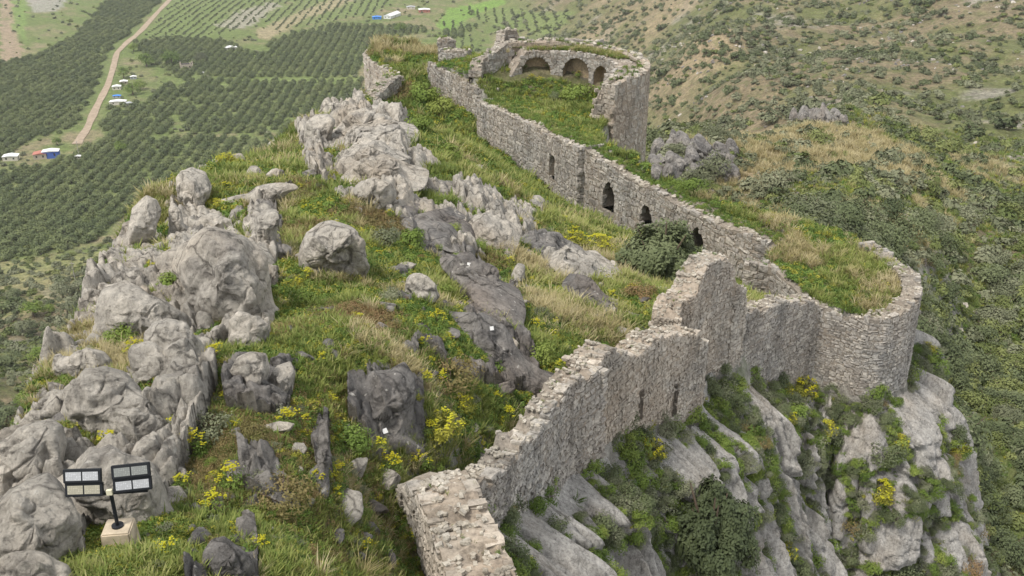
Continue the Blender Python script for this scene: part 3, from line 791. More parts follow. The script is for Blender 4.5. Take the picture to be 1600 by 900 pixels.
def build_wall(name, label, cat, path, thick, sw, sh, face='stone_grey', top='stone_top', core='mortar', rag=.15, openings=(), inner=False, ends=(True, True), cap=1.0, seed=1,
               limit=240, inner_drop=1.2, proud=.035, closed_in=0, group=None, batter=0.0, earth=False):
    """path: (x, y, z_top, z_base) along the face; the face looks to the right of the path's direction"""
    rs = np.random.default_rng(seed)
    pa = np.array(path, float)
    seg = np.hypot(*np.diff(pa[:, :2], axis=0).T); S_ = np.r_[0, np.cumsum(seg)]; Ltot = S_[-1]
    base = Vector((pa[:, 0].mean(), pa[:, 1].mean(), pa[:, 3].min()))
    root = empty(name, base, label, cat, group)
    B = np.array(base)
    def at(s):
        s = np.asarray(s, float); return np.stack([np.interp(s, S_, pa[:, k]) for k in range(4)], -1)
    def nrm(s):
        s = np.asarray(s, float); e = .25
        d = at(np.minimum(s + e, Ltot))[..., :2] - at(np.maximum(s - e, 0))[..., :2]
        d /= np.linalg.norm(d, axis=-1)[..., None]
        return d, np.stack([d[..., 1], -d[..., 0]], -1)
    def ragf(s):
        s = np.asarray(s, float)
        q = vnoise(np.floor(s / (sw * 1.6)) * 1.7, np.zeros_like(s), seed=seed) * .6 + vnoise(s / 2.2, np.zeros_like(s) + 3, seed=seed + 1)
        return q * rag
    def ztop(s): return at(s)[..., 2] + ragf(s)
    def in_open(s, z, grow=0.0):
        for o in openings:
            w, h = o['w'] / 2 + grow, o['h'] + grow
            ds = np.abs(s - o['s']); dz = z - o['z']
            if o.get('square'): ok = (ds < w) & (dz < h) & (dz > -grow * .5)
            else:
                sp = h - w * (1.25 if o.get('pointed') else 1)
                lim = sp + (np.clip(1 - (ds / w) ** (1.6 if o.get('pointed') else 2), 0, 1)) ** (1 if o.get('pointed') else .5) * w * (1.25 if o.get('pointed') else 1)
                ok = (ds < w) & (dz < lim) & (dz > -grow * .5)
            if np.any(ok): 
                if np.isscalar(s) or np.ndim(s) == 0: return True
        return False
    # ---- core
    cs = .16 if openings else max(.22, sw * .6)
    ns = max(3, int(Ltot / cs) + 1); ss = np.linspace(0, Ltot, ns)
    a = at(ss); d, nn = nrm(ss); zt = ztop(ss) - sh * .25
    hmax = (a[:, 2] - a[:, 3]).max() + rag
    nz = max(3, int(hmax / (.16 if openings else .4)) + 1)
    prof = []
    for j in range(nz + 1):
        z = a[:, 3] + (zt - a[:, 3]) * j / nz
        prof.append(np.c_[a[:, :2] - nn * (.03 + batter * (z - a[:, 3]))[:, None], z])
    for k in (.3, .6, .9):
        prof.append(np.c_[a[:, :2] - nn * (.05 + (thick - .1) * k + batter * (zt - a[:, 3]))[:, None], zt + rs.normal(size=ns) * .05])
    for k in range(0, 5):
        prof.append(np.c_[a[:, :2] - nn * (thick - .06), zt - .03 - (inner_drop + .6) * k / 4])
    Pm = np.stack(prof, 1); J = Pm.shape[1]
    Pm = Pm + (rs.normal(size=Pm.shape) * .018)
    V = Pm.reshape(-1, 3) - B
    F = []
    for i in range(ns - 1):
        sm = (ss[i] + ss[i + 1]) / 2
        for j in range(J - 1):
            if j < nz and openings:
                zm = (Pm[i, j, 2] + Pm[i + 1, j + 1, 2]) / 2
                if in_open(sm, zm, .02): continue
            F.append([i * J + j, (i + 1) * J + j, (i + 1) * J + j + 1, i * J + j + 1])
    # end caps
    nV = len(V)
    caps = []
    for i in (0, ns - 1):
        for j in range(nz):      # strip from the face to the back, level by level
            z0, z1 = Pm[i, j, 2] - B[2], Pm[i, j + 1, 2] - B[2]
            k0 = nV + len(caps) 
            bx, by = (a[i, :2] - nn[i] * (thick - .06)) - B[:2]
            f0, f1 = V[i * J + j], V[i * J + j + 1]
            caps += [f0, f1, np.array([bx, by, z1]), np.array([bx, by, z0])]
            F.append([k0, k0 + 1, k0 + 2, k0 + 3])
    V = np.concatenate([V, np.array(caps)])
    obj('wall_core', mesh_np('wall_core', V, np.array(F), [M[core]], False, attrs={'tint': rs.uniform(0, 1, len(V)) * 0 + .5}), root)
    st = Stones()
    def face_courses(s0, s1, off, sgn, zlo_f):
        z = a[:, 3].min() - .1
        zmax = (a[:, 2]).max() + rag
        while z < zmax:
            h = sh * rs.choice([.6, .8, 1.0, 1.25, 1.7])
            s = s0 - rs.uniform(0, sw)
            while s < s1:
                w = sw * rs.choice([.45, .65, .9, .9, 1.15, 1.5, 2.1]) * rs.uniform(.85, 1.15)
                sc_ = s + w / 2; s += w
                if sc_ < s0 or sc_ > s1: continue
                A = at(sc_); zc = z + h / 2 + rs.normal() * h * .12 + float(vnoise(np.array([sc_ / 1.3]), np.array([z / 1.5]), seed=seed + 3)[0]) * sh * .55
                zt_ = A[2] + float(ragf(sc_))
                if zc + h * .2 > zt_ or zc < zlo_f(A): continue
                if openings and sgn > 0 and in_open(sc_, zc, min(w, h) * .32): continue
                dd, n_ = nrm(sc_)
                dep = rs.uniform(.3, .45) * max(1, sw / .4)
                c_ = A[:2] - n_ * (off + sgn * (dep / 2 - proud * rs.uniform(.6, 1.2)) + batter * (zc - A[3]) * (sgn > 0))
                st.add((c_[0], c_[1], zc), math.atan2(dd[1], dd[0]) + rs.normal() * .05, (w * rs.uniform(.95, 1.04), dep, h * rs.uniform(.85, 1.18)),
                       (rs.normal() * .07, rs.normal() * .09), (n_[0] * sgn, n_[1] * sgn, 0))
            z += h
    face_courses(0, Ltot, 0, 1, lambda A: A[3])
    if inner: face_courses(0, Ltot, thick, -1, lambda A: A[2] - inner_drop)
    for o in openings:    # voussoirs and jambs
        out = arch_outline(o['w'], o['h'], None if o.get('square') else o.get('pointed', False), 16)
        dense = []
        for q0, q1 in zip(out[:-1], out[1:]):
            m_ = max(1, int(math.dist(q0, q1) / .05))
            for k in range(m_): dense.append((q0[0] + (q1[0] - q0[0]) * k / m_, q0[1] + (q1[1] - q0[1]) * k / m_))
        acc = 0; prev = dense[0]; stp = o.get('vou', .24)
        for q in dense[1:]:
            acc += math.dist(prev, q)
            if acc >= stp:
                acc = 0
                cx, cz = 0, o['h'] - o['w'] * .55
                ang = math.atan2(max(q[1] - cz, 0), q[0]) if q[1] > cz else (0 if q[0] > 0 else math.pi)
                rad_ = .16
                qs = o['s'] + q[0] + math.cos(ang) * rad_; qz = o['z'] + q[1] + math.sin(ang) * rad_
                if 0 < qs < Ltot:
                    A = at(qs); dd, n_ = nrm(qs); dep = .4
                    c_ = A[:2] - n_ * (dep / 2 - proud * 1.2 + batter * (qz - A[3]))
                    st.add((c_[0], c_[1], qz), math.atan2(dd[1], dd[0]), (.38, dep, stp * .95), (0, -ang), (n_[0], n_[1], 0))
            prev = q
        # recess: reveal and back wall
        A = at(o['s']); dd, n_ = nrm(o['s']); dep = o.get('dep', 1.2)
        ring = []
        for k, e in enumerate((-.02, dep)):
            for x, z in out: 
                q = A[:2] + dd * x - n_ * (e + batter * 2); ring.append((q[0] - B[0], q[1] - B[1], o['z'] + z - B[2]))
        n = len(out)
        F2 = [[i, i + 1, n + i + 1, n + i] for i in range(n - 1)]
        V2 = np.array(ring); ctr = V2[n:].mean(0)
        V2 = np.concatenate([V2, [ctr]])
        F3 = [[n + i, n + i + 1, 2 * n, 2 * n] for i in range(n - 1)]
        me_ = bpy.data.meshes.new('recess'); me_.from_pydata([tuple(q) for q in V2], [], F2 + [f[:3] for f in F3] + [[2 * n - 1, n, 2 * n]]); me_.materials.append(M[o.get('mat', 'mortar')])
        ro = obj('recess', me_, root)
        o['at'] = (A, dd, n_)
    # rubble on the wall head
    if cap:
        n_c = int(Ltot * thick / (sw * sh * 1.1) * cap)
        for k in range(n_c):
            s = rs.uniform(0, Ltot); t = rs.uniform(.05, (thick - .1) * (.4 if earth else 1))
            A = at(s); dd, n_ = nrm(s)
            q = A[:2] - n_ * (t + batter * (A[2] - A[3]))
            sz = sh * rs.uniform(.4, .95)
            st.add((q[0], q[1], A[2] + float(ragf(s)) - sh * .25 + sz * rs.uniform(0, .3)), rs.uniform(0, 3.14), (sz * rs.uniform(1, 1.7), sz * rs.uniform(.9, 1.3), sz * rs.uniform(.6, .95)), (rs.normal() * .2, rs.normal() * .2), (0, 0, 1))
    for e, flag in ((0, ends[0]), (Ltot, ends[1])):
        if not flag: continue
        A = at(e); dd, n_ = nrm(e); z = A[3]; sg = -1 if e == 0 else 1
        while z < A[2] + float(ragf(e)) - sh * .5:
            h = sh * rs.uniform(.8, 1.3); t = rs.uniform(-.1, .1)
            while t < thick - .1:
                w = sw * rs.uniform(.5, 1.2); tc = t + w / 2; t += w
                q = A[:2] - n_ * tc + dd * sg * (.02 - .12)
                st.add((q[0], q[1], z + h / 2), math.atan2(n_[1], n_[0]) , (w, .3, h * .97), (rs.normal() * .06, 0), (dd[0] * sg, dd[1] * sg, 0))
            z += h
    # split face stones and head rubble by material
    isn = np.array([n__[2] > .5 for n__ in st.n])
    for flag, mat_, lim, pn, ms in ((False, face, limit, 'stone', 'stonework'), (True, top, 120, 'coping_stone', 'rubble')):
        g = Stones()
        for i in np.where(isn == flag)[0]: g.p.append(st.p[i]); g.r.append(st.r[i]); g.s.append(st.s[i]); g.n.append(st.n[i])
        g.build(root, mat_, lim, 8.0, rs, pn, ms)
    TOPS.append((at, nrm, ragf, Ltot, thick, sh, earth))
    return root
TOPS = []

# ------------------------------------------------------------------ the walls of the castle
# near stub of the outer wall, coming towards the camera
build_wall('curtain_wall', 'short buff wall stub at the bottom of the picture with a wide rubble top running towards the camera', 'wall',
           [(*qa[:2], qa[2], qa[2] - 4.0), (-2.0, 16.6, P(640, 800, 19.6)[2], 183.0), (*qb[:2], qb[2] - .1, qb[2] - 4)], 1.25, .2, .13, 'stone_pink', 'stone_top', 'mortar_pale', .2, seed=3, limit=260, cap=1.3, inner=True, inner_drop=2.2)
# inclined wall climbing away from the stub
build_wall('curtain_wall', 'long grey outer wall on bedrock climbing from the near stub to the buttress', 'wall',
           WP['climb'], .85, .22, .13, 'stone_grey', 'stone_top', 'mortar', .45, seed=4, limit=260, cap=1.3, batter=0.03)
# buttress with two vertical slots
build_wall('buttress_wall', 'tall buff wall section with two narrow vertical slots and a rounded corner', 'wall',
           WP['buttress'], 1.1, .24, .14, 'stone_pink', 'stone_top', 'mortar_pale', .28,
           openings=[dict(s=s_at_u(WP['buttress'], 1008), z=CZ - 19.4, w=.2, h=1.3, square=True, dep=.6, vou=9), dict(s=s_at_u(WP['buttress'], 1064), z=CZ - 20.7, w=.22, h=1.4, square=True, dep=.6, vou=9)], seed=5, limit=280, cap=1.3)
# the high ruined peak
build_wall('ruined_wall', 'highest jagged peak of the outer wall, stepped on its left side', 'wall',
           WP['peak'], 1.1, .24, .14, 'stone_pink', 'stone_top', 'mortar_pale', .3, seed=6, limit=280, cap=1.3, inner=True, inner_drop=2.5)
# the low round tower on the right
build_wall('round_bastion', 'broad grey round bastion with a grassy floor at the right end of the outer wall', 'bastion',
           WP['bastion'], 1.1, .24, .15, 'stone_grey', 'stone_top', 'mortar', .3, seed=7, limit=290, cap=.8, inner_drop=.5, batter=.02)
# little inner wall below the bastion terrace
q0, q1 = PZ(1163, 420, -22.3), PZ(1262, 466, -22.2)
build_wall('terrace_wall', 'low inner wall of dark blocks holding up the bastion terrace', 'wall',
           [(q0[0], q0[1], q0[2] + .1, CZ - 25), (14.4, 50, CZ - 22.0, CZ - 25), (15.1, 47.8, CZ - 22.2, CZ - 25), (q1[0], q1[1], q1[2] - .2, CZ - 25)], .9, .42, .27, 'stone_grey', 'stone_grey', 'mortar', .2, seed=8, limit=200, cap=.7, inner_drop=.4)
# gallery walls
build_wall('gallery_wall', 'long grey wall below the tower ward with one tall doorway slot', 'wall', g, 2.1, .38, .30, 'stone_grey', 'stone_top', 'mortar', .12,
           openings=[dict(s=s_at_u(g, 863), z=CZ - 24.8, w=1.0, h=1.9, square=True, dep=.9, vou=.5, mat='stone_pink')], seed=9, limit=290, cap=.4, inner_drop=.4, proud=.03, earth=True)
build_wall('gallery_wall', 'grey wall with three dark arched openings running down behind the big bush', 'wall',
           g2, 2.1, .42, .34, 'stone_grey', 'stone_top', 'mortar', .14,
           openings=[dict(s=s_at_u(g2, 953), z=CZ - 25.0, w=1.45, h=2.2, pointed=True, dep=1.9), dict(s=s_at_u(g2, 1012), z=CZ - 24.6, w=1.35, h=1.55, pointed=True, dep=1.9), dict(s=s_at_u(g2, 1092), z=CZ - 24.6, w=1.4, h=1.7, pointed=True, dep=1.9)], seed=10, limit=290, cap=.4, inner_drop=.4, proud=.03, earth=True)
# wall between the left bastion and the ward
build_wall('gallery_wall', 'grey inner wall leading from the far merlon down to the tower ward', 'wall',
           hw, .9, .45, .3, 'stone_grey', 'stone_top', 'mortar', .14, seed=11, limit=240, cap=.8, inner_drop=.5, proud=.03)
# left bastion
build_wall('round_bastion', 'buff curved bastion wall at the far left end of the castle', 'bastion',
           WP['far'], 1.2, .5, .34, 'stone_pink', 'stone_top', 'mortar_pale', .15, seed=12, limit=260, cap=.8, inner_drop=.6, proud=.03)
build_wall('curtain_wall', 'wall stump sloping down from the far left bastion onto bedrock', 'wall',
           WP['stump'], 1.7, .42, .28, 'stone_grey', 'stone_top', 'mortar', .15, seed=13, limit=200, cap=1.1, inner=True, inner_drop=1.2, proud=.03)
# merlon blocks behind
build_wall('merlon', 'blocky left half of the far ruined merlon beside the grassy bastion', 'wall',
           [W4(684, 62, 96, d=103), W4(700, 60, 96, d=103), W4(712, 62, 98, d=103.4)], 1.4, .45, .32, 'stone_grey', 'stone_top', 'mortar', .2, seed=14, limit=120, cap=1, inner_drop=1.2, group=None)
build_wall('merlon', 'lower right half of the far ruined merlon', 'wall',
           [W4(686, 76, 92, d=101.5), W4(706, 79, 98, d=100.6), W4(729, 80, 104, d=100)], 1.2, .42, .3, 'stone_grey', 'stone_top', 'mortar', .12, seed=15, limit=120, cap=1, inner_drop=1.2)

# the big round tower: outer drum, inner arcade, parapet stub, broken end
TCX, TCY, TRO, TRI = 3.2, 87.4, 9.0, 5.9
def ring(a0, a1, r, zt0, zt1, zb, n=26, sy=1.0):
    return [(TCX + r * math.cos(math.radians(a0 + (a1 - a0) * k / n)), TCY + r * sy * math.sin(math.radians(a0 + (a1 - a0) * k / n)), CZ + zt0 + (zt1 - zt0) * k / n, CZ + zb) for k in range(n + 1)]
outer = ring(-54, 118, TRO, -18.75, -18.3, -28.5, 34)
outer[0] = (*outer[0][:2], CZ - 19.2, CZ - 28.5)
build_wall('great_tower', 'great round tower with a ruined arcade of three arches and a collapsed near side', 'tower', outer, 1.1, .56, .44, 'stone_pink', 'stone_top', 'mortar_pale', .12, seed=16, limit=290, cap=.8, inner_drop=.5, proud=.03, ends=(True, False))
# inner arcade face looks to the centre: path runs clockwise seen from above so that its right side is inside
inner = ring(128, -38, TRI, -18.85, -18.9, -22.4, 34)
inner[0] = (*inner[0][:2], CZ - 21.6, CZ - 22.6); inner[1] = (*inner[1][:2], CZ - 20.9, CZ - 22.6); inner[2] = (*inner[2][:2], CZ - 20.2, CZ - 22.6); inner[3] = (*inner[3][:2], CZ - 19.5, CZ - 22.6)
def arc_s(a): return math.radians(128 - a) * TRI
build_wall('tower_arcade', 'curved inner arcade wall of the great tower with its round arched niches', 'arcade', inner, 2.15, .42, .28, 'stone_grey', 'stone_top', 'mortar', .08,
           openings=[dict(s=arc_s(99), z=CZ - 22.3, w=2.8, h=2.85, dep=.8, vou=.3, mat='arch_back'), dict(s=arc_s(61), z=CZ - 22.3, w=2.75, h=2.9, dep=.8, vou=.3, mat='arch_back'), dict(s=arc_s(31), z=CZ - 22.3, w=2.3, h=2.6, dep=.9, vou=.3, mat='arch_back')],
           seed=17, limit=240, cap=.3, inner_drop=.3, proud=.03)
# parapet on the far rim
build_wall('parapet', 'tall stump and low parapet along the far rim of the great tower', 'wall',
           [W4(788, 62, 86, d=94), W4(790, 46, 80, d=94.6), W4(808, 47, 78, d=95), W4(812, 60, 76, d=95.4), W4(815, 67, 76, d=95.6), W4(850, 65, 74, d=96.3), W4(895, 63, 72, d=96.4), W4(897, 61, 72, d=96.4), W4(937, 66, 74, d=95.2)], .9, .5, .34, 'stone_grey', 'stone_top', 'mortar', .1, seed=18, limit=160, cap=.8, inner_drop=.5, ends=(True, True))
build_wall('ruined_wall', 'sloping ruined wall end dropping left from the parapet stump of the great tower', 'wall',
           [W4(752, 112, 122, d=91.5), W4(756, 92, 126, d=91.8), W4(770, 84, 128, d=92), W4(782, 72, 128, d=92.4), W4(792, 66, 128, d=92.8), W4(800, 76, 122, d=93.2)], 1.3, .42, .3, 'stone_grey', 'stone_top', 'mortar', .18, seed=19, limit=140, cap=1, inner_drop=1)
# broken near end of the drum
build_wall('ruined_wall', 'broken stepped stub of big blocks at the near side of the great tower', 'wall',
           [W4(917, 192, 198, d=83.5), W4(926, 172, 200, d=82.6), W4(934, 150, 202, d=82), W4(945, 130, 205, d=81.6), W4(962, 119, 210, d=81.2)], 1.2, .5, .36, 'stone_pink', 'stone_top', 'mortar', .3, seed=20, limit=120, cap=1.2, inner=True, inner_drop=2)

# ================================================================== ROCKS
def rock(label, poly, D=None, lie=0.0, res=1.0, mat='rock', seed=None, base=None, amp=1.0, dd=0.0, stretchz=1.0, foot=1.5, parent=None):
    """a boulder whose face fills a surveyed outline: the outline gets the distance of the ground it stands on, and the rock a real depth"""
    seed = seed if seed is not None else int(poly[0][0] * 7 + poly[0][1])
    rs = np.random.default_rng(seed)
    poly = np.array(poly, float); OP = poly.tolist()
    if lie > 0: dd -= .35 + .3 * lie
    vb = poly[:, 1].max(); ub = poly[poly[:, 1] > vb - 12][:, 0].mean()
    (hx, hy, hz), db = ground_hit(base[0], base[1]) if base else ground_hit(ub, min(vb, 1000) - 4)
    cu, cv = poly[:, 0].mean(), poly[:, 1].mean()
    w = np.ptp(poly[:, 0]) / FPX * db; h = np.ptp(poly[:, 1]) / FPX * db
    D = (D if D else .42 * min(w, h) + .12 * max(w, h))
    if lie > 0:
        A = []; dv = []
        for u, v in poly: A.append([1, u - cu, v - cv]); dv.append(ground_hit(u, v)[1])
        dv = np.minimum(dv, db * 1.6); co = np.linalg.lstsq(np.array(A), np.array(dv), rcond=None)[0]
    else: co = np.array([db, 0, 0])
    def dist(u, v):
        d0 = db + .7 * D * (1 - lie)
        return d0 * (1 - lie) + lie * (co[0] + co[1] * (u - cu) + co[2] * (v - cv)) + dd
    # push the foot below the ground
    bot = poly[:, 1] > cv + .25 * (vb - cv)
    poly[bot, 1] = cv + (poly[bot, 1] - cv) * (foot - (foot - 1.15) * lie)
    # radius of the outline in every direction
    px = max(np.ptp(poly[:, 0]), np.ptp(poly[:, 1]))
    nphi = int(np.clip(px * .85 * res, 30, 210)); nth = int(nphi * .42)
    ph = np.linspace(0, 2 * math.pi, nphi, endpoint=False)
    R = np.zeros(nphi)
    for i, a in enumerate(ph):
        c, s_ = math.cos(a), math.sin(a); best = 0
        for k in range(len(poly)):
            x1, y1 = poly[k] - (cu, cv); x2, y2 = poly[(k + 1) % len(poly)] - (cu, cv)
            den = c * (y2 - y1) - s_ * (x2 - x1)
            if abs(den) < 1e-9: continue
            t = (x1 * (y2 - y1) - y1 * (x2 - x1)) / den
            q = (x1 * s_ - y1 * c) / den
            if t > best and -1e-6 <= q <= 1 + 1e-6: best = t
        R[i] = best
    R[R == 0] = R[R > 0].mean()
    R = (R + .5 * np.roll(R, 1) + .5 * np.roll(R, -1)) / 2
    tt = np.linspace(0, math.pi * .86, nth)        # 0 is the crown that faces the viewer, then round to the back
    PH, TT = np.meshgrid(ph, tt)
    rad = np.sin(TT) ** .5; ax = np.sign(np.cos(TT)) * np.abs(np.cos(TT)) ** .8
    U = cu + R[None] * np.cos(PH) * rad; V_ = cv + R[None] * np.sin(PH) * rad
    dst = dist(U, V_)
    x = (U - 800) / FPX; y = (450 - V_) / FPX
    X = np.stack([dst * x, dst * (y * SP + CP), CZ + dst * (y * CP - SP)], -1)
    vd = np.array([(cu - 800) / FPX, ((450 - cv) / FPX) * SP + CP, ((450 - cv) / FPX) * CP - SP]); vd /= np.linalg.norm(vd)
    axis = -vd * (1 - lie) + np.array([0, -.15, 1.0]) * lie; axis /= np.linalg.norm(axis)
    X = X + axis * (ax * D * np.where(ax > 0, 1, .8))[..., None]
    if lie < .5:      # no undercut: below its middle the rock stands on a widening foot
        ctr = X.reshape(-1, 3).mean(0); zr = max(.2, (X[..., 2].max() - X[..., 2].min()) / 2)
        t_ = np.clip((ctr[2] - X[..., 2]) / zr, 0, .97)
        fl_ = np.minimum((1 + .22 * t_) / np.sqrt(1.04 - t_ ** 2), 2.2)[..., None]
        X[..., :2] = ctr[:2] + (X[..., :2] - ctr[:2]) * (1 + (fl_ - 1) * (1 - lie) * .85)
    C0 = X.reshape(-1, 3).mean(0)
    rel = X - C0; nr = rel / (np.linalg.norm(rel, axis=-1)[..., None] + 1e-6)
    sz = (w + h) / 2
    # fractured planes, then weathering
    front = np.clip(np.cos(TT) * .8 + .35, .12, 1)
    cut = np.zeros(X.shape[:2])
    for k in range(int(18 + 8 * amp)):
        pn = rs.normal(size=3); pn /= np.linalg.norm(pn); dots = rel @ pn
        lim = np.percentile(dots, rs.uniform(72, 96))
        over = np.maximum(0, dots - lim)
        X = X - pn * (over * front * .85)[..., None]
        rel = X - C0
    q = X / sz
    # lobes parted by creases
    fp = C0 + rs.normal(size=(int(10 + 8 * amp), 3)) * (np.ptp(X.reshape(-1, 3), axis=0) * .33)
    Xw = X + (fbm(q[..., 0] * 3, q[..., 1] * 3, q[..., 2] * 3, seed + 5, 3) * .12 * sz)[..., None]
    dd2 = np.sort(np.sqrt((((Xw[..., None, :] - fp) * [1, 1, 1 / stretchz]) ** 2).sum(-1)), axis=-1)
    lobes = smooth(0, .16 * sz, dd2[..., 1] - dd2[..., 0])
    n1 = fbm(q[..., 0] * 2.6, q[..., 1] * 2.6, q[..., 2] * 2.6 / stretchz, seed, 4, True)
    n2 = fbm(X[..., 0] * 2.8, X[..., 1] * 2.8, X[..., 2] * 1.6, seed + 9, 5, False)
    # hairline joints
    wob = fbm(q[..., 0] * 1.5, q[..., 1] * 1.5, q[..., 2] * 1.5, seed + 4, 3)
    jd = rs.normal(size=3); jd /= np.linalg.norm(jd)
    jt = np.abs(((X @ jd) / (sz * .28) + wob * 1.6) % 1 - .5)
    joint = -smooth(.07, 0, jt) * .035 * sz
    n5 = fbm(X[..., 0] * 4.5, X[..., 1] * 4.5, X[..., 2] * 3.5, seed + 19, 4, True)
    disp = front * ((lobes - .7) * .07 * sz + (n5 - .3) * .06 * amp + (n1 - .2) * .065 * sz * amp + n2 * .09 * min(1.6, max(.5, sz * .5)) * amp + joint * amp)
    X = X + nr * disp[..., None]
    i = np.arange(nth * nphi).reshape(nth, nphi)
    F = np.stack([i[:-1], np.roll(i[:-1], -1, 1), np.roll(i[1:], -1, 1), i[1:]], -1).reshape(-1, 4)
    base_p = Vector((hx, hy, hz))
    o = obj(('boulder' if lie < .5 else 'rock_slab') if not parent else 'rock_fin', mesh_np('rock', X.reshape(-1, 3) - np.array(base_p), F, [M[mat]], True), parent, base_p if not parent else base_p - parent.location)
    if not parent: tag(o, label, 'rock')
    ROCKPOLY.append((OP, lie))
    ROCKS.append((o, X.reshape(-1, 3)))
    return o
ROCKS = []; ROCKPOLY = []
r = rock
r('tall pale boulder standing against the olive groves', [(275, 280), (282, 266), (300, 257), (325, 265), (332, 290), (325, 320), (312, 350), (282, 350), (277, 315)], 1.2)
r('upright rounded boulder left of the tall pale one', [(205, 325), (228, 303), (250, 308), (258, 325), (245, 350), (232, 385), (200, 395), (192, 370)], 1.0)
r('narrow rock fin wedged between the two upright boulders', [(262, 322), (273, 308), (285, 325), (292, 370), (280, 385), (264, 370)], .7)
r('huge flat-topped grey boulder, the largest on the left edge', [(243, 402), (258, 378), (285, 365), (320, 356), (360, 355), (395, 368), (415, 395), (421, 440), (418, 500), (400, 532), (360, 528), (320, 500), (290, 478), (285, 450), (262, 430), (246, 420)], 2.2, res=1.2)
r('pale rock ledge just above the huge flat-topped boulder', [(285, 352), (330, 332), (368, 342), (374, 358), (340, 366), (300, 372)], .7)
r('smaller rounded rock set at the foot of the huge flat-topped boulder', [(288, 470), (300, 443), (325, 437), (352, 452), (360, 485), (350, 510), (318, 500)], .8)
r('broad grey boulder below the leafy ledge on the left edge', [(148, 478), (158, 448), (195, 428), (218, 442), (235, 460), (262, 470), (298, 492), (302, 520), (270, 540), (200, 545), (150, 532)], 1.3, res=1.1)
r('rounded boulder with a dark hollow under the broad grey boulder', [(222, 520), (235, 498), (258, 491), (288, 500), (322, 535), (332, 558), (300, 578), (240, 560)], .9)
r('low boulder with a pale scar beside the grassy pocket', [(196, 560), (203, 538), (228, 533), (262, 545), (290, 560), (302, 590), (270, 602), (210, 590)], .8)
r('low long boulder on the left skyline', [(78, 590), (80, 562), (95, 552), (108, 558), (140, 540), (170, 545), (186, 560), (184, 580), (120, 602), (84, 606)], .8)
r('large domed boulder with a leafy tuft on its front', [(92, 650), (98, 612), (130, 578), (165, 568), (198, 575), (222, 600), (242, 640), (240, 680), (160, 700), (100, 690)], 1.1, res=1.1)
r('brown-streaked boulder like a tent above the floodlights', [(126, 700), (150, 650), (185, 622), (215, 625), (250, 655), (295, 680), (305, 702), (270, 722), (190, 725), (130, 722)], 1.0, res=1.1)
r('big grey boulder directly behind the floodlights', [(98, 745), (108, 712), (132, 690), (150, 695), (172, 688), (200, 705), (242, 718), (262, 755), (262, 795), (225, 822), (150, 832), (105, 810)], .8, res=1.2)
r('pale slanting rock on the left margin above the floodlights', [(-30, 700), (5, 690), (30, 668), (80, 648), (112, 662), (118, 690), (95, 735), (50, 770), (-30, 800)], .8, res=1.1)
r('rock shoulder at the left margin beside the floodlights', [(-40, 830), (0, 780), (45, 740), (78, 726), (98, 745), (112, 775), (134, 820), (138, 860), (100, 905), (-40, 930)], .9, res=1.2)
r('pale rock in the bottom left corner', [(-40, 880), (20, 862), (70, 858), (115, 880), (130, 920), (100, 960), (-40, 960)], .5)
r('dark pitted rock at the bottom edge right of the floodlights', [(296, 925), (312, 880), (330, 842), (350, 833), (372, 848), (398, 875), (400, 925)], .5, mat='rock_dark')
r('grey split rock between the leafy pocket and the yellow herbs', [(358, 572), (366, 550), (390, 541), (420, 547), (428, 575), (412, 605), (402, 628), (372, 625)], .6)
r('small cracked rock right of the grey split rock', [(418, 590), (432, 568), (455, 560), (466, 585), (458, 622), (430, 632)], .5)
r('rounded boulder with white lichen spots in the middle of the slope', [(464, 385), (475, 358), (495, 342), (517, 336), (550, 348), (570, 380), (574, 412), (548, 436), (515, 456), (488, 440), (472, 412)], 1.3, res=1.2)
r('low rubble ledge left of the russet weeds', [(348, 312), (398, 290), (440, 280), (470, 280), (484, 292), (450, 305), (420, 318), (360, 330)], .6)
r('dark side rock under the rubble ledge', [(392, 338), (418, 318), (436, 325), (434, 365), (428, 402), (408, 408), (400, 370)], .7)
r('smooth round-backed boulder on the far left skyline', [(472, 212), (478, 188), (492, 175), (515, 174), (530, 188), (522, 215), (508, 240), (488, 242)], 1.4)
r('creased light outcrop below the sloping wall stump', [(500, 222), (515, 192), (545, 172), (580, 168), (612, 180), (640, 205), (640, 225), (590, 228), (550, 240), (512, 245)], 1.6, .35, res=1.4, amp=2.2)
r('broken light rocks under the creased outcrop', [(515, 262), (525, 240), (560, 228), (610, 222), (655, 235), (662, 248), (620, 250), (570, 262), (540, 278), (520, 282)], 1.0, .3, amp=2.2)
r('sharp ridged outcrop above the slanting slab', [(518, 278), (540, 258), (580, 243), (615, 240), (650, 255), (665, 272), (640, 288), (590, 292), (545, 300), (520, 296)], 1.2, .3, res=1.3, amp=2.0)
r('pale rounded boulder head at the upper end of the smooth slab', [(538, 305), (552, 285), (580, 276), (612, 285), (625, 305), (600, 325), (565, 332), (542, 322)], 1.0)
r('large smooth dark slab in the middle of the ridge', [(598, 318), (640, 305), (690, 318), (732, 345), (772, 372), (790, 392), (750, 396), (700, 388), (650, 368), (615, 345)], .55, .8, mat='rock_dark', res=1.2, amp=.5)
r('long slanting slab with pale bedding lines', [(640, 272), (665, 262), (700, 268), (745, 288), (790, 308), (828, 332), (836, 348), (800, 350), (750, 330), (700, 310), (655, 292)], .6, .75, mat='rock_dark', res=1.3, amp=.9)
r('blocky pair of rocks below the long slanting slab', [(724, 350), (738, 330), (770, 335), (800, 350), (815, 365), (800, 378), (790, 395), (760, 388), (735, 372)], .7, .3)
r('dark upper outcrop with a folded edge on the central rise', [(806, 372), (822, 350), (850, 350), (880, 372), (905, 398), (890, 412), (850, 405), (822, 398)], .8, .4, mat='rock_dark', amp=1.2)
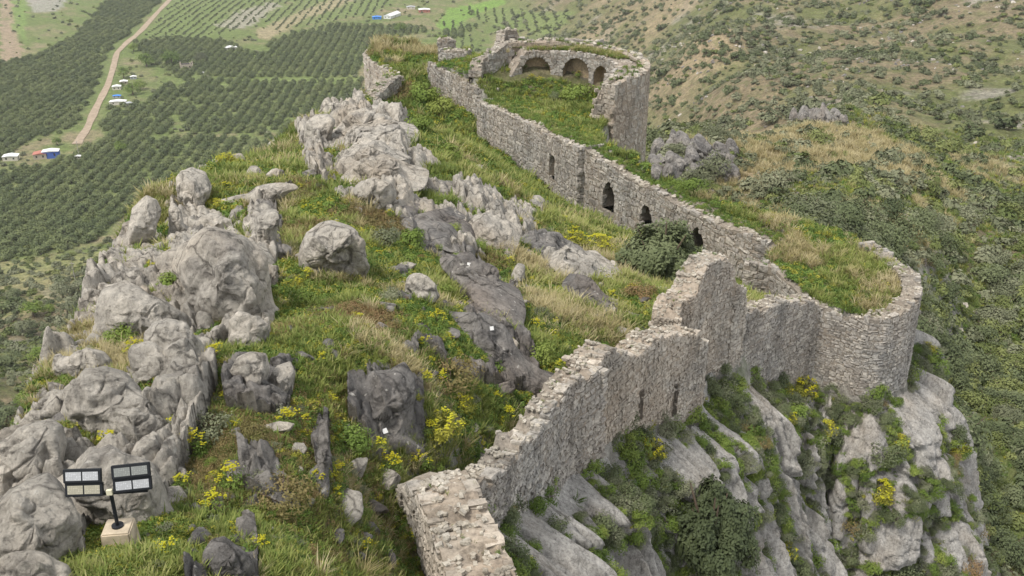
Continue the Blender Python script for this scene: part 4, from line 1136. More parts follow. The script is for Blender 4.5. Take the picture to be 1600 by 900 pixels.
r('long tilted outcrop running down to the grass', [(838, 412), (850, 392), (880, 386), (925, 402), (962, 430), (964, 450), (930, 446), (880, 432)], .8, .4, amp=1.3)
r('wedge of dark rock pointing at the pale stone', [(866, 440), (880, 420), (905, 425), (935, 445), (952, 470), (952, 486), (915, 476), (880, 462)], .7, .3, mat='rock_dark')
r('small leaning rock left of the long tilted outcrop', [(798, 430), (808, 405), (822, 410), (820, 440), (812, 452), (802, 446)], .4)
r('jagged dark rib ending in a rounded toe', [(668, 392), (685, 373), (705, 376), (738, 402), (775, 432), (798, 452), (806, 478), (800, 496), (770, 488), (735, 462), (700, 430), (678, 410)], .9, .35, mat='rock_dark', res=1.3, amp=1.3)
r('big dark boulder carrying three white survey cards', [(654, 512), (665, 488), (690, 477), (735, 484), (778, 492), (805, 525), (832, 560), (836, 585), (815, 604), (775, 595), (735, 570), (690, 552), (662, 535)], 1.3, mat='rock_dark', res=1.3, amp=1.2)
r('dark leaning slab with one white card low on its face', [(548, 622), (552, 592), (580, 574), (612, 568), (640, 545), (655, 580), (652, 640), (655, 695), (628, 722), (598, 726), (572, 690), (552, 650)], .9, mat='rock_dark', res=1.2)
r('layered rock wedge above the lichen-spotted slope', [(628, 448), (640, 428), (665, 427), (684, 442), (684, 460), (655, 472), (634, 468)], .5, amp=1.3)
r('small brown rock behind the layered wedge', [(596, 425), (606, 416), (636, 416), (640, 428), (618, 436), (600, 432)], .3, mat='rock_dark')
r('pale cream stone lying in the grass at the ridge centre', [(948, 480), (953, 466), (964, 468), (972, 482), (968, 488), (952, 486)], .25)
r('grey rock hidden in weeds above the card boulder', [(494, 535), (505, 524), (525, 530), (532, 548), (520, 560), (500, 555)], .35, mat='rock_dark')
r('low grey rock near the left skyline tussocks', [(382, 275), (388, 258), (404, 258), (414, 270), (408, 284), (390, 286)], .5)
r('small rock on the crest left of the tussocks', [(352, 250), (360, 240), (380, 236), (388, 248), (378, 258), (358, 260)], .5)
r('pale flat rock on the crest near the olive grove', [(412, 228), (424, 216), (438, 218), (440, 230), (428, 236)], .6)
r('dark sliver of rock running down beside the fresh grass', [(496, 660), (506, 642), (515, 660), (517, 700), (516, 745), (520, 775), (505, 790), (494, 740)], .3, mat='rock_dark')
r('weathered rock under the grey shrub at lower left', [(380, 735), (395, 712), (420, 722), (452, 745), (470, 775), (458, 795), (420, 780), (392, 760)], .4, mat='rock_dark')
r('grey rock below the brushy hollow', [(745, 600), (760, 585), (785, 590), (790, 605), (770, 612)], .3)
r('pale rock lying against the gallery wall slope', [(820, 318), (838, 306), (865, 318), (876, 332), (850, 336), (826, 330)], .6, .4)
r('flat pale stone behind the bush gap', [(1010, 452), (1030, 446), (1052, 452), (1056, 462), (1020, 464)], .3)
for L in [('pitted shoulder on the right side of the huge boulder', [(335, 372), (395, 362), (424, 398), (428, 500), (392, 505), (345, 440)]),
          ('stepped pale ledge on the left of the huge boulder', [(236, 410), (262, 385), (305, 372), (330, 405), (312, 455), (262, 448)]),
          ('rounded grey rock under the right end of the huge boulder', [(352, 505), (372, 488), (405, 492), (425, 515), (420, 545), (380, 550), (355, 535)]),
          ('grey rock step above the broad grey boulder', [(190, 432), (205, 415), (228, 420), (236, 438), (215, 450), (195, 448)]),
          ('small rock on the left skyline below the leafy ledge', [(128, 535), (140, 518), (158, 522), (160, 540), (140, 548)]),
          ('pale upright rock on the left skyline', [(80, 570), (84, 552), (98, 548), (104, 565), (100, 590), (82, 592)]),
          ('squat rock between the domed boulder and the scarred boulder', [(180, 590), (196, 578), (222, 590), (225, 610), (190, 612)]),
          ('long low rock left of the domed boulder', [(20, 660), (50, 640), (90, 640), (100, 665), (60, 680), (25, 680)]),
          ('rock face filling the left margin', [(-40, 760), (-10, 700), (20, 690), (45, 720), (30, 770), (-10, 800)]),
          ('rock nub under the tall pale boulder', [(290, 350), (305, 328), (330, 322), (345, 338), (325, 352)]),
          ('small grey rock beside the dark side rock', [(430, 395), (440, 378), (458, 385), (456, 405), (438, 412)]),
          ('grey rock under the creased light outcrop', [(410, 275), (425, 262), (448, 266), (450, 282), (425, 288)]),
          ('weathered rock right of the floodlight boulder', [(255, 735), (268, 720), (292, 728), (300, 750), (280, 762), (260, 758)]),
          ('dark rock between the card boulder and the climbing wall', [(800, 600), (815, 585), (840, 590), (846, 608), (820, 618)])]:
    r(L[0], L[1], None, 0, 1.0, 'rock_dark' if 'dark' in L[0] else 'rock')
def crag(label, poly, n, wpx, hpx, seed, grow=1.0):
    rs = np.random.default_rng(seed); P0 = np.array(poly, float)
    ub, vb = P0[:, 0].mean(), P0[:, 1].max(); (hx, hy, hz), db = ground_hit(ub, vb)
    root = empty('crag', (hx, hy, hz), label, 'crag')
    k = 0
    while k < n:
        u = rs.uniform(P0[:, 0].min(), P0[:, 0].max()); v = rs.uniform(P0[:, 1].min(), P0[:, 1].max())
        if not inpoly(np.array([u]), np.array([v]), poly)[0]: continue
        w = wpx * rs.uniform(.6, 1.3); h = hpx * rs.uniform(.6, 1.2); ln = w * rs.uniform(-.1, .5)
        pl = [(u - w / 2, v + h * .5), (u - w * .45 - ln * .3, v), (u - w * .2 - ln, v - h * .42), (u - ln, v - h * .5), (u + w * .3 - ln * .5, v - h * .3), (u + w * .5, v + h * .1), (u + w * .5, v + h * .5)]
        rock(None, pl, (w / FPX * db) * .7, 0, .9, 'rock_dark', seed + k, base=(u, min(v + h * .4, vb)), amp=1.2, stretchz=2.5, parent=root, dd=-.3, foot=1.3)
        k += 1
crag('fin-shaped crag standing on the tan spur', [(1236, 185), (1242, 172), (1262, 172), (1290, 162), (1305, 176), (1335, 188), (1330, 194), (1240, 196)], 26, 18, 34, 5)
crag('broken grey cliff below the tan spur beside the great tower', [(1020, 262), (1026, 232), (1045, 218), (1080, 222), (1120, 222), (1150, 225), (1160, 245), (1150, 272), (1115, 285), (1070, 284), (1030, 280)], 64, 26, 40, 6)
# small loose stones of the slope
rs_ = np.random.default_rng(77)
LOOSE = []
for k in range(150):
    while True:
        u, v = rs_.uniform(60, 1150), rs_.uniform(200, 880)
        (x, y, z), d = ground_hit(u, v)
        sd, _, _ = ridge_sd(np.array([x]), np.array([y]))
        if sd[0] < -.8 and d < 95 and not inpoly(np.array([x]), np.array([y]), TERR)[0]: break
    LOOSE.append((x, y, z, d))
lm = []
for i in range(5):
    rs2 = np.random.default_rng(400 + i)
    bm = bmesh.new(); bmesh.ops.create_icosphere(bm, subdivisions=4, radius=1)
    V = np.array([v_.co[:] for v_ in bm.verts]); F = np.array([[v_.index for v_ in f.verts] for f in bm.faces]); bm.free()
    for k in range(16):
        pn = rs2.normal(size=3); pn /= np.linalg.norm(pn); dt = V @ pn
        V = V - pn[None] * np.maximum(0, dt - rs2.uniform(.5, .85))[:, None]
    V *= (1 + .16 * fbm(V[:, 0] * 2, V[:, 1] * 2, V[:, 2] * 2, i, 4))[:, None] * [1, .75, .6]
    lm.append(mesh_np('stone_block', V, F, [M['rock' if i % 2 else 'rock_dark']], True))
places = ['beside the russet weeds', 'among the leafy weeds', 'in the long grass']
for k, (x, y, z, d) in enumerate(LOOSE):
    s_ = min(.5, np.exp(rs_.normal(-1.25, .42))) * (.7 + d / 70)
    o = obj('loose_rock', lm[k % 5], None, (x, y, z)); o.rotation_euler = (rs_.normal() * .3, rs_.normal() * .3, rs_.uniform(0, 6)); o.scale = (s_, s_ * rs_.uniform(.6, 1.2), s_ * rs_.uniform(.5, 1))
    tag(o, 'small limestone rock poking out of the grass on the castle slope', 'rock', 'small rocks in the grass of the castle slope')

# ---- bedrock breaking through the turf between the boulders
def worley2(x, y, seed):
    ix, iy = np.floor(x), np.floor(y); f1 = np.full(x.shape, 9.); f2 = np.full(x.shape, 9.); cid = np.zeros(x.shape); cx = np.zeros(x.shape); cy = np.zeros(x.shape); zz = ix * 0
    for a_ in (-1, 0, 1):
        for b_ in (-1, 0, 1):
            jx, jy = ix + a_, iy + b_
            qx, qy = jx + _h(jx, jy, zz, seed), jy + _h(jx, jy, zz, seed + 1)
            d_ = np.hypot(x - qx, y - qy); m_ = d_ < f1
            f2 = np.where(m_, f1, np.minimum(f2, d_)); cid = np.where(m_, _h(jx, jy, zz, seed + 2), cid); cx = np.where(m_, x - qx, cx); cy = np.where(m_, y - qy, cy); f1 = np.where(m_, d_, f1)
    return f1, f2, cid, cx, cy
BZ = [[(-80, 720), (-40, 640), (20, 590), (60, 530), (110, 430), (160, 390), (175, 295), (260, 235), (345, 255), (350, 330), (430, 345), (428, 520), (335, 540), (345, 600), (305, 700), (262, 800), (142, 825), (130, 930), (-40, 930)],
      [(462, 185), (520, 165), (600, 165), (660, 215), (700, 262), (845, 335), (835, 365), (810, 395), (900, 385), (968, 430), (960, 490), (870, 475), (795, 450), (800, 405), (690, 392), (600, 335), (535, 325), (480, 262)]]
BZD = [[(645, 370), (720, 378), (805, 450), (812, 500), (840, 570), (832, 612), (740, 600), (650, 540), (655, 480), (625, 470), (600, 420), (640, 415)], [(545, 575), (650, 540), (662, 700), (600, 728), (545, 650)], [(350, 538), (475, 555), (455, 645), (355, 635)],
       [(340, 275), (495, 275), (435, 330), (440, 412), (395, 412), (390, 330), (340, 322)], [(375, 705), (475, 740), (470, 800), (385, 770)], [(495, 640), (520, 650), (525, 790), (490, 780)], [(290, 830), (400, 830), (410, 930), (290, 930)]]
def bed_mask(u, v, x, y, zones):
    ju, jv = u + 14 * fbm(x / 2.5, y / 2.5, seed=201, oct=3), v + 14 * fbm(x / 2.5 + 40, y / 2.5, seed=202, oct=3)
    return valley_part(ju, jv, zones)
def bed_relief(x, y, s):
    wx, wy = x + .5 * fbm(x / 1.1, y / 1.1, seed=211, oct=3), y + .5 * fbm(x / 1.1 + 9, y / 1.1, seed=212, oct=3)
    f1, f2, cid, cx, cy = worley2(wx / (2.1 * s), wy / (2.6 * s), 221)
    h = (.15 + 1.15 * cid) * smooth(0, .3, f2 - f1) + (cid - .5) * 1.2 * cx + (_h(np.floor(cid * 997), cid * 0, cid * 0, 5) - .5) * 1.6 * cy
    g1, g2, gid, dx_, dy_ = worley2(wx / (.7 * s), wy / (.8 * s), 231)
    h = h * .62 + (.1 + .35 * gid) * smooth(0, .25, g2 - g1) + (gid - .5) * .5 * dx_
    k1, k2, kid, _a, _b = worley2(x / (.24 * s), y / (.3 * s), 241)
    return (h + .07 * smooth(0, .3, k2 - k1) * kid + .16 * fbm(x / .4, y / .4, seed=251, oct=4, ridged=True)) * s
def bed_height(x, y, z, u, v):
    """top of the bedrock, below the turf where there is none"""
    m1 = bed_mask(u, v, x, y, BZ); m2 = bed_mask(u, v, x, y, BZD)
    s = np.clip(np.hypot(x, y) / 45, .7, 1.5)
    amp = 1.0 + .35 * fbm(x / 5, y / 5, seed=261, oct=2)
    pocket = smooth(-.15, .35, fbm(x / 3.0, y / 3.0, seed=262, oct=3))
    h = bed_relief(x, y, s) * amp - np.where(m1, 0.0, .2) * s - np.where(m1, .62, .66) * pocket * s
    return np.where(m1 | m2, z + h, z - 1.0), m2 & ~m1
tb = np.radians(np.linspace(-33, 11, 640)); rb = np.geomspace(11, 98, 760)
TB, RB = np.meshgrid(tb, rb); bx = (RB * np.sin(TB)).ravel(); by = (RB * np.cos(TB)).ravel(); bz0 = height(bx, by)
bu, bv, _q = proj(bx, by, bz0); bz, bdark = bed_height(bx, by, bz0, bu, bv)
up = (bz > bz0 - .25)
ib = np.arange(len(bx)).reshape(RB.shape); qd_ = np.stack([ib[:-1, :-1], ib[:-1, 1:], ib[1:, 1:], ib[1:, :-1]], -1).reshape(-1, 4)[:, ::-1]
for nm_, sel, mt_, lb_ in (('bedrock', ~bdark, 'rock', 'pale fissured bedrock of the ridge'), ('bedrock', bdark, 'rock_dark', 'dark fissured bedrock between the boulders')):
    kq = up[qd_].any(1) & sel[qd_].any(1); q_ = qd_[kq]; un, inv = np.unique(q_, return_inverse=True)
    V = np.stack([bx, by, bz], -1)[un]
    tag(obj(nm_, mesh_np(nm_, V, inv.reshape(-1, 4), [M[mt_]], True)), lb_, kind='structure')

# ---- the cliff under the outer walls: one continuous face, ribs, clefts and ledges
foot_line = WP['climb'][:-1] + WP['buttress'][1:7] + WP['peak'][6:] + WP['bastion'][1:12]
fl = [(-1.6, 13.0, 183.5), (-.8, 15.5, 184.0), (-.9, 17.2, 184.3)] + [(a_[0], a_[1], a_[3]) for a_ in foot_line]
fl = np.array(fl)
sg = np.hypot(*np.diff(fl[:, :2], axis=0).T); S_ = np.r_[0, np.cumsum(sg)]
ns_, nt_ = 820, 270
ss = np.linspace(0, S_[-1], ns_)
px_ = np.interp(ss, S_, fl[:, 0]); py_ = np.interp(ss, S_, fl[:, 1]); pz_ = np.interp(ss, S_, fl[:, 2])
def sm1(a, k):
    ker = np.hanning(k); ker /= ker.sum(); return np.convolve(np.pad(a, k // 2, mode='edge'), ker, 'valid')[:len(a)]
px_, py_, pzs = sm1(px_, 61), sm1(py_, 61), sm1(pz_, 41)
tx, ty = np.gradient(px_), np.gradient(py_); tl = np.hypot(tx, ty); nx, ny = ty / tl, -tx / tl
nx, ny = sm1(nx, 81), sm1(ny, 81)
tt = np.linspace(0, 1, nt_) ** 1.1 * 26
SS, T2 = np.meshgrid(ss, tt, indexing='ij')
# how far out and how far down, leaning a little to the right as it falls
shear = (-.10 + .10 * smooth(20, 45, SS)) * T2
so = SS - shear
wob = fbm(so / 4, T2 / 9, seed=61, oct=3)
def billow(a, b, seed, oct): 
    r_ = 0; am = 1; t_ = 0
    for k in range(oct): r_ = r_ + am * np.sqrt(np.abs(vnoise(a * 2 ** k + 13 * k, b * 2 ** k, seed=seed + k)) + .0) ; t_ += am; am *= .5
    return r_ / t_
rib = billow(so / 1.5 + wob * .45, T2 / 12, 62, 2)
rib2 = billow(so / .55 + wob, T2 / 5, 66, 3)
def fins(scale, per, seed, off=0):
    cf = so / scale + wob * .5 + off
    cell = np.floor(cf); fr_ = cf - cell
    q = (T2 + per * 3 * _h(cell, cell * 0, cell * 0, seed)) / per
    lv = np.floor(q); ph_ = q - lv
    st_ = _h(cell, lv, cell * 0, seed + 1)
    taper = smooth(0, .45, ph_) ** .6                       # pointed head, broad foot
    prof_ = np.sqrt(np.clip(1 - ((fr_ - .5) / (.06 + .44 * taper)) ** 2, 0, 1))
    return prof_ * smooth(.0, .1, ph_) * (1 - smooth(.8, 1.0, ph_)) * (.35 + .9 * st_)
f1 = fins(1.35, 6.5, 71); f2 = fins(.75, 4.2, 75, .5); f3 = fins(.42, 2.6, 79, .3)
fin = np.maximum(np.maximum(f1, f2 * .75), f3 * .6)
out = .05 + T2 * .35 + smooth(.5, 2, T2) * .28 * fbm(so / .42, T2 / 3.2, seed=97, oct=3, ridged=True) + smooth(.5, 2, T2) * .10 * fbm(so / .14, T2 / 1.1, seed=98, oct=3, ridged=True) - smooth(.3, 1, T2) * .5 * smooth(.10, 0, np.abs(vnoise(so / .95 + wob * .6, T2 / 7, seed=99))) + smooth(.3, 2.2, T2) * ((rib - .35) * 1.2 + (rib2 - .4) * .45 + fin * 1.5 + fbm(so / .3, T2 / .55, seed=69, oct=4) * .16 - smooth(.12, 0, np.abs(vnoise(so / .5 + wob, T2 / 3.5, seed=91))) * .22 - smooth(.08, 0, np.abs(vnoise(so / 1.3, T2 / .9 + wob, seed=93))) * .15)
out = out + fbm(so / 7, T2 / 7, seed=73, oct=3) * 1.1 * smooth(0, 4, T2)
down = T2 * .93 + .25 * smooth(0, .5, T2)
Xc = px_[:, None] + nx[:, None] * (out - .45); Yc = py_[:, None] + ny[:, None] * (out - .45); Zc = pzs[:, None] + .55 + .85 * (1 - smooth(11, 19, SS)) + .35 * fbm(SS / 1.6, SS * 0 + 2, seed=303, oct=3) - down + fin * .3 * 0
V = np.stack([Xc, Yc, Zc], -1).reshape(-1, 3)
i = np.arange(ns_ * nt_).reshape(ns_, nt_)
F = np.stack([i[:-1, :-1], i[:-1, 1:], i[1:, 1:], i[1:, :-1]], -1).reshape(-1, 4)
co_ = obj('cliff', mesh_np('cliff', V, F, [M['cliff']], True)); tag(co_, 'ribbed grey limestone cliff below the outer castle walls', kind='structure')
CLIFF = (Xc, Yc, Zc, rib, fin)

# ================================================================== PLANTS
GR = [tuft_mesh('grass_tuft', 500 + i, M['grass'], 22, h=.25 + .05 * i, w=.017, spread=.20) for i in range(4)]
DR = [tuft_mesh('dry_tuft', 520 + i, M['grass_dry'], 30, h=.42 + .06 * i, w=.013, spread=.15, lean=.7) for i in range(3)]
WD = [weed_mesh('weed', 540 + i, M['weed'], 70, .26, .038, .26) for i in range(3)] + [weed_mesh('weed', 545, M['leaf_olive'], 60, .34, .035, .22)]
WR = [weed_mesh('russet_weed', 550 + i, M['weed_red'], 60, .34, .028, .22) for i in range(2)]
CR = tps_cache = None
def rock_clear(x, y): return np.ones(len(x), bool)
rs = np.random.default_rng(11)
def polar(n, r0, r1, a=34):
    t = np.radians(rs.uniform(-a, a, n)); r = np.exp(rs.uniform(math.log(r0), math.log(r1), n))
    return r * np.sin(t), r * np.cos(t), r
x, y, r = polar(330000, 9, 128)
sd, _, _ = ridge_sd(x, y)
ter = inpoly(x, y, TERR)
# stay off the line where the walls stand
def near_wall(x, y, paths, lim):
    m = np.zeros(len(x), bool)
    for pth in paths:
        for a_, b_ in zip(pth[:-1], pth[1:]):
            dx, dy = b_[0] - a_[0], b_[1] - a_[1]
            t = np.clip(((x - a_[0]) * dx + (y - a_[1]) * dy) / (dx * dx + dy * dy + 1e-9), 0, 1)
            m |= np.hypot(x - a_[0] - t * dx, y - a_[1] - t * dy) < lim
    return m
gallery_line = [(G0[0], G0[1]), (G1[0], G1[1]), (G2[0], G2[1])]
wallband = inpoly(x, y, [(G0[0], G0[1]), (G1[0], G1[1]), (G2[0], G2[1]), (G2[0] + 1.2, G2[1] + 1.3), (G1[0] + 1.5, G1[1] + 1.0), (G0[0] + 1.6, G0[1] + .6)])
keep = (sd < np.where(x < -2.5, 1.6, -.1)) & ~near_wall(x, y, [gallery_line], .3) & ~near_wall(x, y, [inner], .9) & ~near_wall(x, y, [[(q[0] - .3, q[1] + .15) for q in WP['climb']], [(-.4, 14), (-1.4, 17)]], .75)
keep &= ~wallband
x, y, r, ter = x[keep], y[keep], r[keep], ter[keep]
z = height(x, y)
u_, v_, d_ = proj(x, y, z)
onrock = np.zeros(len(x), bool)
for op, li in ROCKPOLY:
    if li > 0:
        c_ = np.mean(op, axis=0); onrock |= inpoly(u_, v_, [((a_ - c_[0]) * .9 + c_[0], (b_ - c_[1]) * .85 + c_[1]) for a_, b_ in op])
kp = ~onrock | (rs.uniform(0, 1, len(x)) < .25)
bh_, _m = bed_height(x, y, z, u_, v_); kp &= (bh_ < z + .03) | (rs.uniform(0, 1, len(x)) < .05)
x, y, z, r, ter = x[kp], y[kp], z[kp], r[kp], ter[kp]
p1_ = fbm(x / 3.2, y / 3.2, seed=81, oct=3); p2_ = fbm(x / 2.0 + 50, y / 2.0, seed=83, oct=3); p3_ = fbm(x / 5 + 9, y / 5, seed=85, oct=2)
thin = rs.uniform(0, 1, len(x)) < .86 - .5 * smooth(.15, .5, fbm(x / 1.6, y / 1.6, seed=87, oct=3)) * (~ter)
x, y, z, r, ter, p1_, p2_, p3_ = [q[thin] for q in (x, y, z, r, ter, p1_, p2_, p3_)]
u_, v_, d_ = proj(x, y, z)
# drier on the bastion floor and on the sunny lip of the ridge, lusher in the ward
dryb = inpoly(x, y, [(12, 47), (16, 44), (24, 44), (26, 56), (20, 62), (14, 56)]) * .1 + (inpoly(u_, v_, [(560, 30), (690, 30), (690, 90), (600, 105)]) * .45) + inpoly(u_, v_, [(700, 230), (960, 420), (1060, 500), (940, 540), (830, 480), (720, 300)]) * .15 - inpoly(u_, v_, [(620, 120), (760, 200), (900, 300), (880, 330), (700, 230)]) * .3 - (ter & (y > 62)) * .45
k_ = rs.uniform(0, 1, len(x))
isdry = (p1_ * .8 + dryb + k_ * .5) > .70
isred = ~isdry & ((p3_ * .8 + k_ * .35) > .52) & ~ter
isweed = ~isdry & ~isred & ((p2_ * .9 + k_ * .6) > .26)
isgr = ~isdry & ~isred & ~isweed
scl = np.clip(r / 34, .5, 2.0) * rs.uniform(.65, 1.35, len(x)) * np.where(ter, .75, 1)
def sc_(m, nm, meshes, lab, f=1.0, tilt=.15): scatter(nm, np.c_[x, y, z - .03][m], meshes, scl[m] * f, lab, tilt=tilt)
sc_(isgr, 'green_grass', GR, 'green grass covering the castle ridge')
sc_(isdry, 'dry_grass', DR, 'straw coloured dry grass in patches on the castle ridge', .9)
sc_(isweed, 'leafy_weeds', WD, 'low leafy green weeds on the castle ridge', 1.0)
sc_(isred, 'russet_weeds', WR, 'brownish fading weeds on the castle ridge', .9)

# tufts rooted on the wall heads
tp_, ts_ = [], []
for at_, nrm_, rg, Lt, tk, sh_, ea_ in TOPS:
    n = int(Lt * (60 if ea_ else 5))
    for k in range(n):
        s = rs.uniform(0, Lt); A = at_(s); dd, n_ = nrm_(s); t = rs.uniform(.3 if ea_ else .25, 1.0) * tk
        if not ea_ and vnoise(np.array([A[0] * .8 + 20]), np.array([A[1] * .8]), seed=90)[0] < -.05: continue
        tp_.append((A[0] - n_[0] * t, A[1] - n_[1] * t, A[2] + float(rg(s)) - .03)); ts_.append(rs.uniform(.3, .8) * np.clip(A[1] / 50, .45, 1.6))
scatter('wall_top_grass', tp_, GR[:2] + WD[:2], np.array(ts_), 'small tufts of grass rooted on the wall heads')
# soil and grass on the ring of the great tower
aa = np.radians(np.linspace(-50, 126, 60)); V = []
for q in (TRI + 1.9, TRI + 2.5, TRO - .95):
    for a_ in aa: V.append((TCX + q * math.cos(a_), TCY + q * math.sin(a_), CZ - 18.85 + .12 * math.sin(a_ * 9 + q)))
n = len(aa); F = np.array([[k * n + i, k * n + i + 1, (k + 1) * n + i + 1, (k + 1) * n + i] for k in range(2) for i in range(n - 1)])
V = np.array(V); cv_ = np.tile([.12, .13, .05], (len(V), 1))
tag(obj('wall_walk_ground', mesh_np('wall_walk_ground', V, F, [M['ground']], attrs={'cover': cv_})), 'earth filled wall walk on the great tower', kind='structure')
a_ = np.radians(rs.uniform(20, 124, 1100)); q = rs.uniform(TRI + .5, TRO - .5, 1100)
kk = fbm(a_ * 3, q / 1.5, seed=92, oct=2) > -.15; a_, q = a_[kk], q[kk]
scatter('wall_walk_grass', np.c_[TCX + q * np.cos(a_), TCY + q * np.sin(a_), np.full(len(q), CZ - 18.86)], GR + WD[:1] + DR[:1], rs.uniform(.6, 1.3, len(q)), 'grass growing on the wall walk of the great tower')

# ---- shrub kinds
SH = {}
def kinds(k, n=3, **kw): SH[k] = [shrub_mesh(k, 600 + i * 7 + len(SH) * 31, **kw) for i in range(n)]
kinds('grey_shrub', mat=M['leaf_grey'], n=3, leaf=.05, clumps=20) if False else None
def mk(k, n, mat, leaves, leaf, **kw):
    SH[k] = [shrub_mesh(k, 600 + i * 7 + len(SH) * 31, M[mat], leaves, leaf, 1.0, **kw) for i in range(n)]
mk('grey_shrub', 3, 'leaf_grey', 1500, .055, squash=.75, clumps=18)
mk('green_shrub', 3, 'leaf_green', 1300, .065, squash=.7, clumps=16)
mk('dark_shrub', 3, 'leaf_dark', 1700, .055, squash=.85, clumps=20)
mk('russet_shrub', 2, 'weed_red', 1500, .045, squash=.65, clumps=18)
mk('yellow_green_shrub', 2, 'leaf_olive', 1400, .055, squash=.75, clumps=16, extra=(14, .07, .1))
mk('flowering_herb', 3, 'leaf_green', 420, .07, squash=.8, clumps=9, gap=.5, extra=(13, .09, .3))
FAR = {k: [shrub_mesh('far_' + k, 800 + i, M[m_], 230, .16, 1.0, squash=q, clumps=9, stem_r=.02) for i in range(3)] for k, m_, q in (('grey_shrub', 'leaf_grey', .75), ('green_shrub', 'leaf_hill', .65), ('dark_shrub', 'leaf_dark', .8))}
SH['hill_shrub'] = [shrub_mesh('hill_shrub', 1200 + i, M['leaf_hill'], 1300, .06, 1.0, squash=.7, clumps=16) for i in range(2)]
DG = [tuft_mesh('straw_clump', 560 + i, M['grass_dry'], 90, h=.75, w=.012, spread=.22, lean=.8) for i in range(2)]

def plant(kind, u, v, wpx, label, cat='shrub', group=None, rise=0.0, me=None, zs=1.0):
    (x, y, z), d = ground_hit(u, v)
    R = wpx / FPX * d / 2 / .95
    me = me or SH[kind][int(u + v) % len(SH[kind])]
    o = obj(kind, me, None, (x, y + R * .3, z - .05 + rise)); o.scale = (R, R, R * zs); o.rotation_euler = (0, 0, (u * .37 + v) % 6.28)
    return tag(o, label, cat, group)
P_ = plant
P_('grey_shrub', 322, 688, 88, 'rounded grey-green shrub beside the brown-streaked boulder')
P_('grey_shrub', 436, 655, 50, 'small grey-green shrub right of the small cracked rock')
P_('grey_shrub', 605, 388, 66, 'grey twiggy shrub at the lower edge of the smooth dark slab')
P_('grey_shrub', 62, 725, 58, 'loose grey-green shrub on the pale slanting rock at the left margin')
P_('grey_shrub', 610, 470, 44, 'pale grey shrub in the weeds below the lichen-spotted boulder')
P_('grey_shrub', 400, 765, 52, 'dusty grey shrub at the weathered rock on the lower slope')
P_('grey_shrub', 1012, 438, 52, 'small silvery shrub at the left foot of the big dark bush')
P_('grey_shrub', 925, 572, 46, 'grey shrub between the card boulder and the climbing wall')
P_('grey_shrub', 845, 500, 40, 'grey wispy shrub on top of the card boulder')
P_('grey_shrub', 715, 430, 36, 'grey shrub on the jagged dark rib')
P_('dark_shrub', 608, 103, 22, 'small dark shrub on the rim of the far left bastion')
P_('dark_shrub', 553, 168, 40, 'dark shrub left of the sloping wall stump', rise=-.2)
P_('dark_shrub', 530, 172, 34, 'dark scrub on the skyline above the light outcrop', rise=-.2)
P_('dark_shrub', 866, 160, 28, 'dark grey shrub in the ward in front of the arches')
P_('russet_shrub', 700, 610, 110, 'wide russet shrub under the card boulder')
P_('russet_shrub', 440, 800, 120, 'broad brownish shrub on the lower slope near the bottom edge')
P_('russet_shrub', 395, 690, 66, 'rusty weed clump above the weathered rock')
P_('russet_shrub', 475, 318, 50, 'reddish weeds at the end of the rubble ledge')
P_('russet_shrub', 598, 320, 56, 'reddish shrub against the pale boulder head')
P_('russet_shrub', 1000, 470, 60, 'russet shrub below the big dark bush')
P_('russet_shrub', 330, 800, 70, 'brownish weeds right of the floodlights')
P_('yellow_green_shrub', 688, 695, 84, 'yellow-green spurge bush beside the leaning dark slab')
P_('yellow_green_shrub', 722, 650, 50, 'smaller yellow-green spurge just above the large one')
P_('yellow_green_shrub', 900, 395, 60, 'yellow-green scrub in the gully below the arched wall')
P_('yellow_green_shrub', 940, 400, 60, 'yellow-green scrub close to the left side of the big dark bush')
P_('yellow_green_shrub', 240, 430, 34, 'yellow-green plant at the top of the leafy ledge')
P_('yellow_green_shrub', 352, 262, 40, 'yellow-green plant on the crest right of the tall pale boulder')
